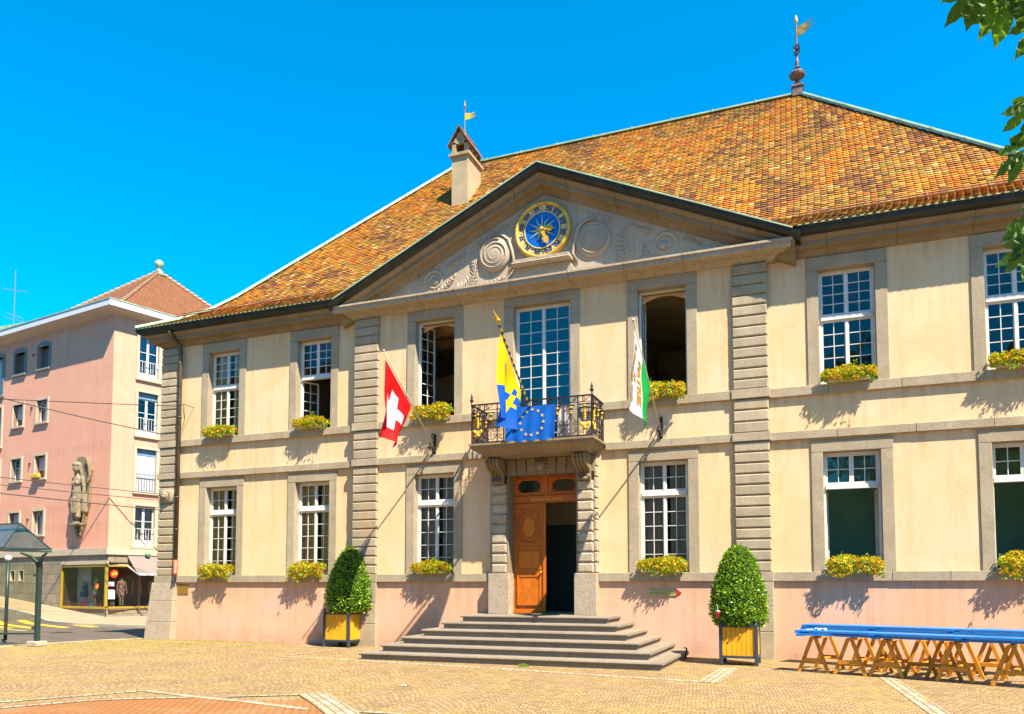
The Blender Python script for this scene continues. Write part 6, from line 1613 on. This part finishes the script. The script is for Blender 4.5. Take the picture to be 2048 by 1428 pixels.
def leaflet(p,d,nrm,L,w):
    s=d.cross(nrm).normalized(); n=9; vs=[];fs=[]
    prof=[.06,.22,.42,.62,.82,.97,1.0,.72,.02]; prof=[.04,.18,.36,.55,.74,.90,1.0,.98,.74,.30,.0]; n=len(prof)-1
    for i,wq in enumerate(prof):
        t=i/n; c=p+d*L*t-nrm*L*.22*t*t; f=.16*w*wq; rip=nrm*.010*(1 if i%2 else -1)*wq
        jag=.035 if i%2 else -.015
        vs+= [c+s*w*(wq+jag*wq)+nrm*f+rip,c,c-s*w*(wq+jag*wq)+nrm*f+rip]
    for i in range(n):
        b=i*3; fs+=[(b,b+3,b+4,b+1),(b+1,b+4,b+5,b+2)]
    lm.add(vs,fs)
def palmate(p,down,face,size):
    down=Vector(down).normalized(); face=Vector(face); face=(face-down*face.dot(down)).normalized(); s=down.cross(face)
    for a,k_ in ((-100,.62),(-62,.82),(-30,.95),(0,1.0),(30,.95),(62,.82),(100,.62)):
        a+=random.uniform(-7,7); d=(down*math.cos(R(a))+s*math.sin(R(a))+face*random.uniform(-.15,.15)).normalized(); leaflet(Vector(p),d,(face+rv()*.25).normalized(),size*k_*random.uniform(.92,1.05),size*.155)
    st_=MB()
    lm.tube([Vector(p),Vector(p)-down*.12+Vector((.03,0,.06))],.005,4)
for p,dn,fc,sz in (((7.47,-14.27,4.86),(-.3,0,-1),(.2,-1,.1),.24),((7.64,-14.20,4.84),(-.25,.1,-1),(-.3,-1,.2),.30),((7.80,-14.15,4.68),(-.3,.1,-1),(.1,-1,.4),.25),((8.0,-14.2,5.2),(-.2,0,-1),(0,-1,.4),.28),
    ((7.80,-13.76,4.40),(-.3,0,-1),(.2,-1,.2),.20),((7.79,-13.74,4.18),(-.6,.1,-.9),(-.2,-1,.3),.23),((7.90,-13.40,3.90),(-.7,0,-.7),(.1,-.8,.7),.26),((7.90,-13.41,3.72),(-.85,0,-.6),(-.1,-.9,.5),.28),((7.58,-14.22,4.93),(-.5,0,-1),(.1,-1,.3),.26),
    ((8.6,-13.7,4.6),(-.1,0,-1),(0,-1,.4),.25),((8.8,-14.0,5.3),(0,0,-1),(.3,-1,.4),.26),((8.7,-13.4,4.0),(-.2,0,-1),(0,-1,.4),.25)):
    palmate(p,dn,fc,sz)
for i in range(110):
    a=random.uniform(0,2*PI); r=random.uniform(.3,1.9); c=Vector((12.2+r*math.cos(a),-14.6+r*math.sin(a),random.uniform(4.6,7.6)))
    if c.x<10.4: continue
    palmate(c,(random.uniform(-.5,.5),random.uniform(-.5,.5),-1),(random.uniform(-1,1),random.uniform(-1,1),.6),.26)
lm.build('leaves',M['chestnut'],tr,smooth=False)
# ------------------------------------------------------------------ far side of the square, behind the viewer (seen mirrored in the panes)
random.seed(77)
M['far_leaf']=mat_leaf('plane_tree_leaf',[(.02,.06,.005),(.05,.12,.01),(.10,.20,.015)],.5,.2)
def big_tree(loc,h,label,seed):
    random.seed(seed); t=thing('plane_tree',loc,label,'tree','plane trees on the far side of the square'); x,y,_=loc
    m=MB(); m.tube([(x,y,0),(x+.2,y,h*.3),(x,y+.2,h*.6)],[.4,.3,.12],8)
    for i in range(6):
        a=i*1.05; m.tube([(x+.1,y,h*(.28+.04*i)),(x+2.2*math.cos(a),y+2.2*math.sin(a),h*(.5+.05*i))],[.14,.04],6)
    m.build('trunk',simple('plane_bark',(.16,.12,.08),.9,0,.3,3),t)
    m=MB(); cl=[(Vector((x+random.uniform(-3.4,3.4),y+random.uniform(-3,3),h*random.uniform(.36,.92))),random.uniform(1.2,2.1)) for _ in range(20)]
    for i in range(3600):
        c,r=random.choice(cl); p=c+rv()*r*random.uniform(.6,1.05); leafquad(m,p,(rv()+Vector((0,0,-.3))).normalized(),rv(),random.uniform(.3,.5),.14)
    m.build('crown',M['far_leaf'],t)
for i,(x,y,h) in enumerate(((3,-36,17),(11,-38,19),(19,-35,18),(28,-38,17),(36,-30,16))):
    big_tree((x,y,0),h,('tall leafy plane tree on the far side of the square, '+['nearest the middle','second from the middle','third from the middle','fourth from the middle','standing at the far right'][i]),i+5)
ob=thing('ochre_house',(-50,-40,0),'ochre house with green shutters on the far side of the square','building')
m=MB(); m.box(-68,-34,-52,-40,0,21); m.build('wall',simple('ochre_render',(.55,.36,.12),.9,0,.1,1),ob)
for i in range(10):
    for j in range(6):
        x=-66+i*3.3; z=1.4+j*3.3; m=MB(); m.box(x,x+1.1,-40,-39.95,z,z+1.9); m.build('window',M['dark_room'],ob)
m=MB(); m.box(-68.6,-33.4,-52.5,-39.3,21,21.5); m.build('eaves',M['pale_trim'],ob)

for i,(x0,x1,h,col,nm) in enumerate(((-33,-22,12,(.45,.40,.32),'grey'),(-21.5,-9,13,(.62,.50,.30),'cream'),(-8.5,2,12,(.50,.30,.20),'brick red'),(14,40,13,(.5,.42,.3),'sand coloured'))):  # unseen row added so the lower panes mirror less blue sky
    hb=thing('unseen_row_house',((x0+x1)/2,-44,0),nm+' house of the unseen row added to dim pane reflections','building','unseen houses added to dim pane reflections')
    m=MB(); m.box(x0,x1,-52,-44,0,h); m.build('wall',simple('row_render_'+nm.split()[0],col,.9,0,.1,1),hb)
    m=MB(); m.add([(x0-.4,-43.4,h),(x1+.4,-43.4,h),(x1+.4,-48,h+2.5),(x0-.4,-48,h+2.5),(x0-.4,-52.6,h),(x1+.4,-52.6,h)],[(0,1,2,3),(3,2,5,4),(0,3,4),(1,5,2),(0,4,5,1)]); m.build('roof',simple('row_roof',(.25,.12,.06),.9),hb)
    x=x0+1
    while x<x1-1.5:
        for z in (1.2,4.6,8.0): m=MB(); m.box(x,x+1.1,-44,-43.95,z,z+1.9); m.build('window',M['dark_room'],hb)
        x+=2.8

# unseen wooded ring added to block the bright sky near the horizon
def mat_hill_screen():
    m,nt=nmat('hill_screen_green');k=N(nt);p=pos(k); k.out(k.prin(k.ramp(k.noise(p,.05,6,.7),[(.35,(.05,.09,.03)),(.65,(.14,.20,.07))]),.95)); return m
m=MB();n=96;vs=[];fs=[]
for i in range(n):
    a=2*PI*i/n; h=42+26*mnoise.noise((math.cos(a)*2,math.sin(a)*2,.5))+10*mnoise.noise((math.cos(a)*7,math.sin(a)*7,2))
    for r,z in ((230,-3),(290,h*.55),(350,h),(395,h*.6)): vs.append((r*math.cos(a),r*math.sin(a),z))
for i in range(n):
    for j in range(3): a=i*4+j; b=((i+1)%n)*4+j; fs.append((a,b,b+1,a+1))
m.add(vs,fs); tag(m.build('unseen_hill_screen',mat_hill_screen(),smooth=True),kind='structure')
# ------------------------------------------------------------------ camera, sky, sun
cam=bpy.data.cameras.new('camera'); co=bpy.data.objects.new('camera',cam); COL.objects.link(co); sc.camera=co
f_=1570.0; th=R(21.4); ph=math.atan(f_/26000)
cam.sensor_fit='HORIZONTAL'; cam.sensor_width=36; cam.lens=f_/2048*36; cam.clip_end=2000; cam.clip_start=.05
cyp=1172-f_*math.tan(ph); cam.shift_y=(cyp-714)/2048
co.location=(6.6,-18.9,1.65); co.rotation_euler=(PI/2+ph,0,th)
sd=Vector((1.5,-1.0,2.5)).normalized()
sun=bpy.data.lights.new('sun','SUN'); so=bpy.data.objects.new('sun',sun); COL.objects.link(so)
sun.energy=5.0; sun.angle=R(.5); sun.color=(1,.88,.70); so.rotation_euler=sd.to_track_quat('Z','Y').to_euler(); so.location=(20,-20,30)
w=bpy.data.worlds.new('World'); sc.world=w; w.use_nodes=True; nt=w.node_tree; nt.nodes.clear(); k=N(nt)
sky=nt.nodes.new('ShaderNodeTexSky'); sky.sky_type='NISHITA'; sky.sun_disc=False
sky.sun_elevation=math.asin(sd.z); sky.sun_rotation=math.atan2(sd.x,sd.y); sky.air_density=1.0; sky.dust_density=0.0; sky.ozone_density=4.0; sky.altitude=1500
hs=k.n('ShaderNodeHueSaturation',{'Hue':.492,'Saturation':1.15,'Value':1.0,'Color':k.mix(1.0,sky.outputs[0],(.38,1.20,1.50),'MULTIPLY')}).outputs[0]
bg=k.n('ShaderNodeBackground',{0:hs,1:.078}).outputs[0]
k.n('ShaderNodeOutputWorld',{0:bg})
sc.view_settings.view_transform='Standard'; sc.view_settings.look='None'; sc.view_settings.gamma=1; sc.view_settings.exposure=1.6
sc.render.engine='CYCLES'; sc.cycles.use_denoising=True; sc.cycles.max_bounces=8; sc.cycles.transparent_max_bounces=16
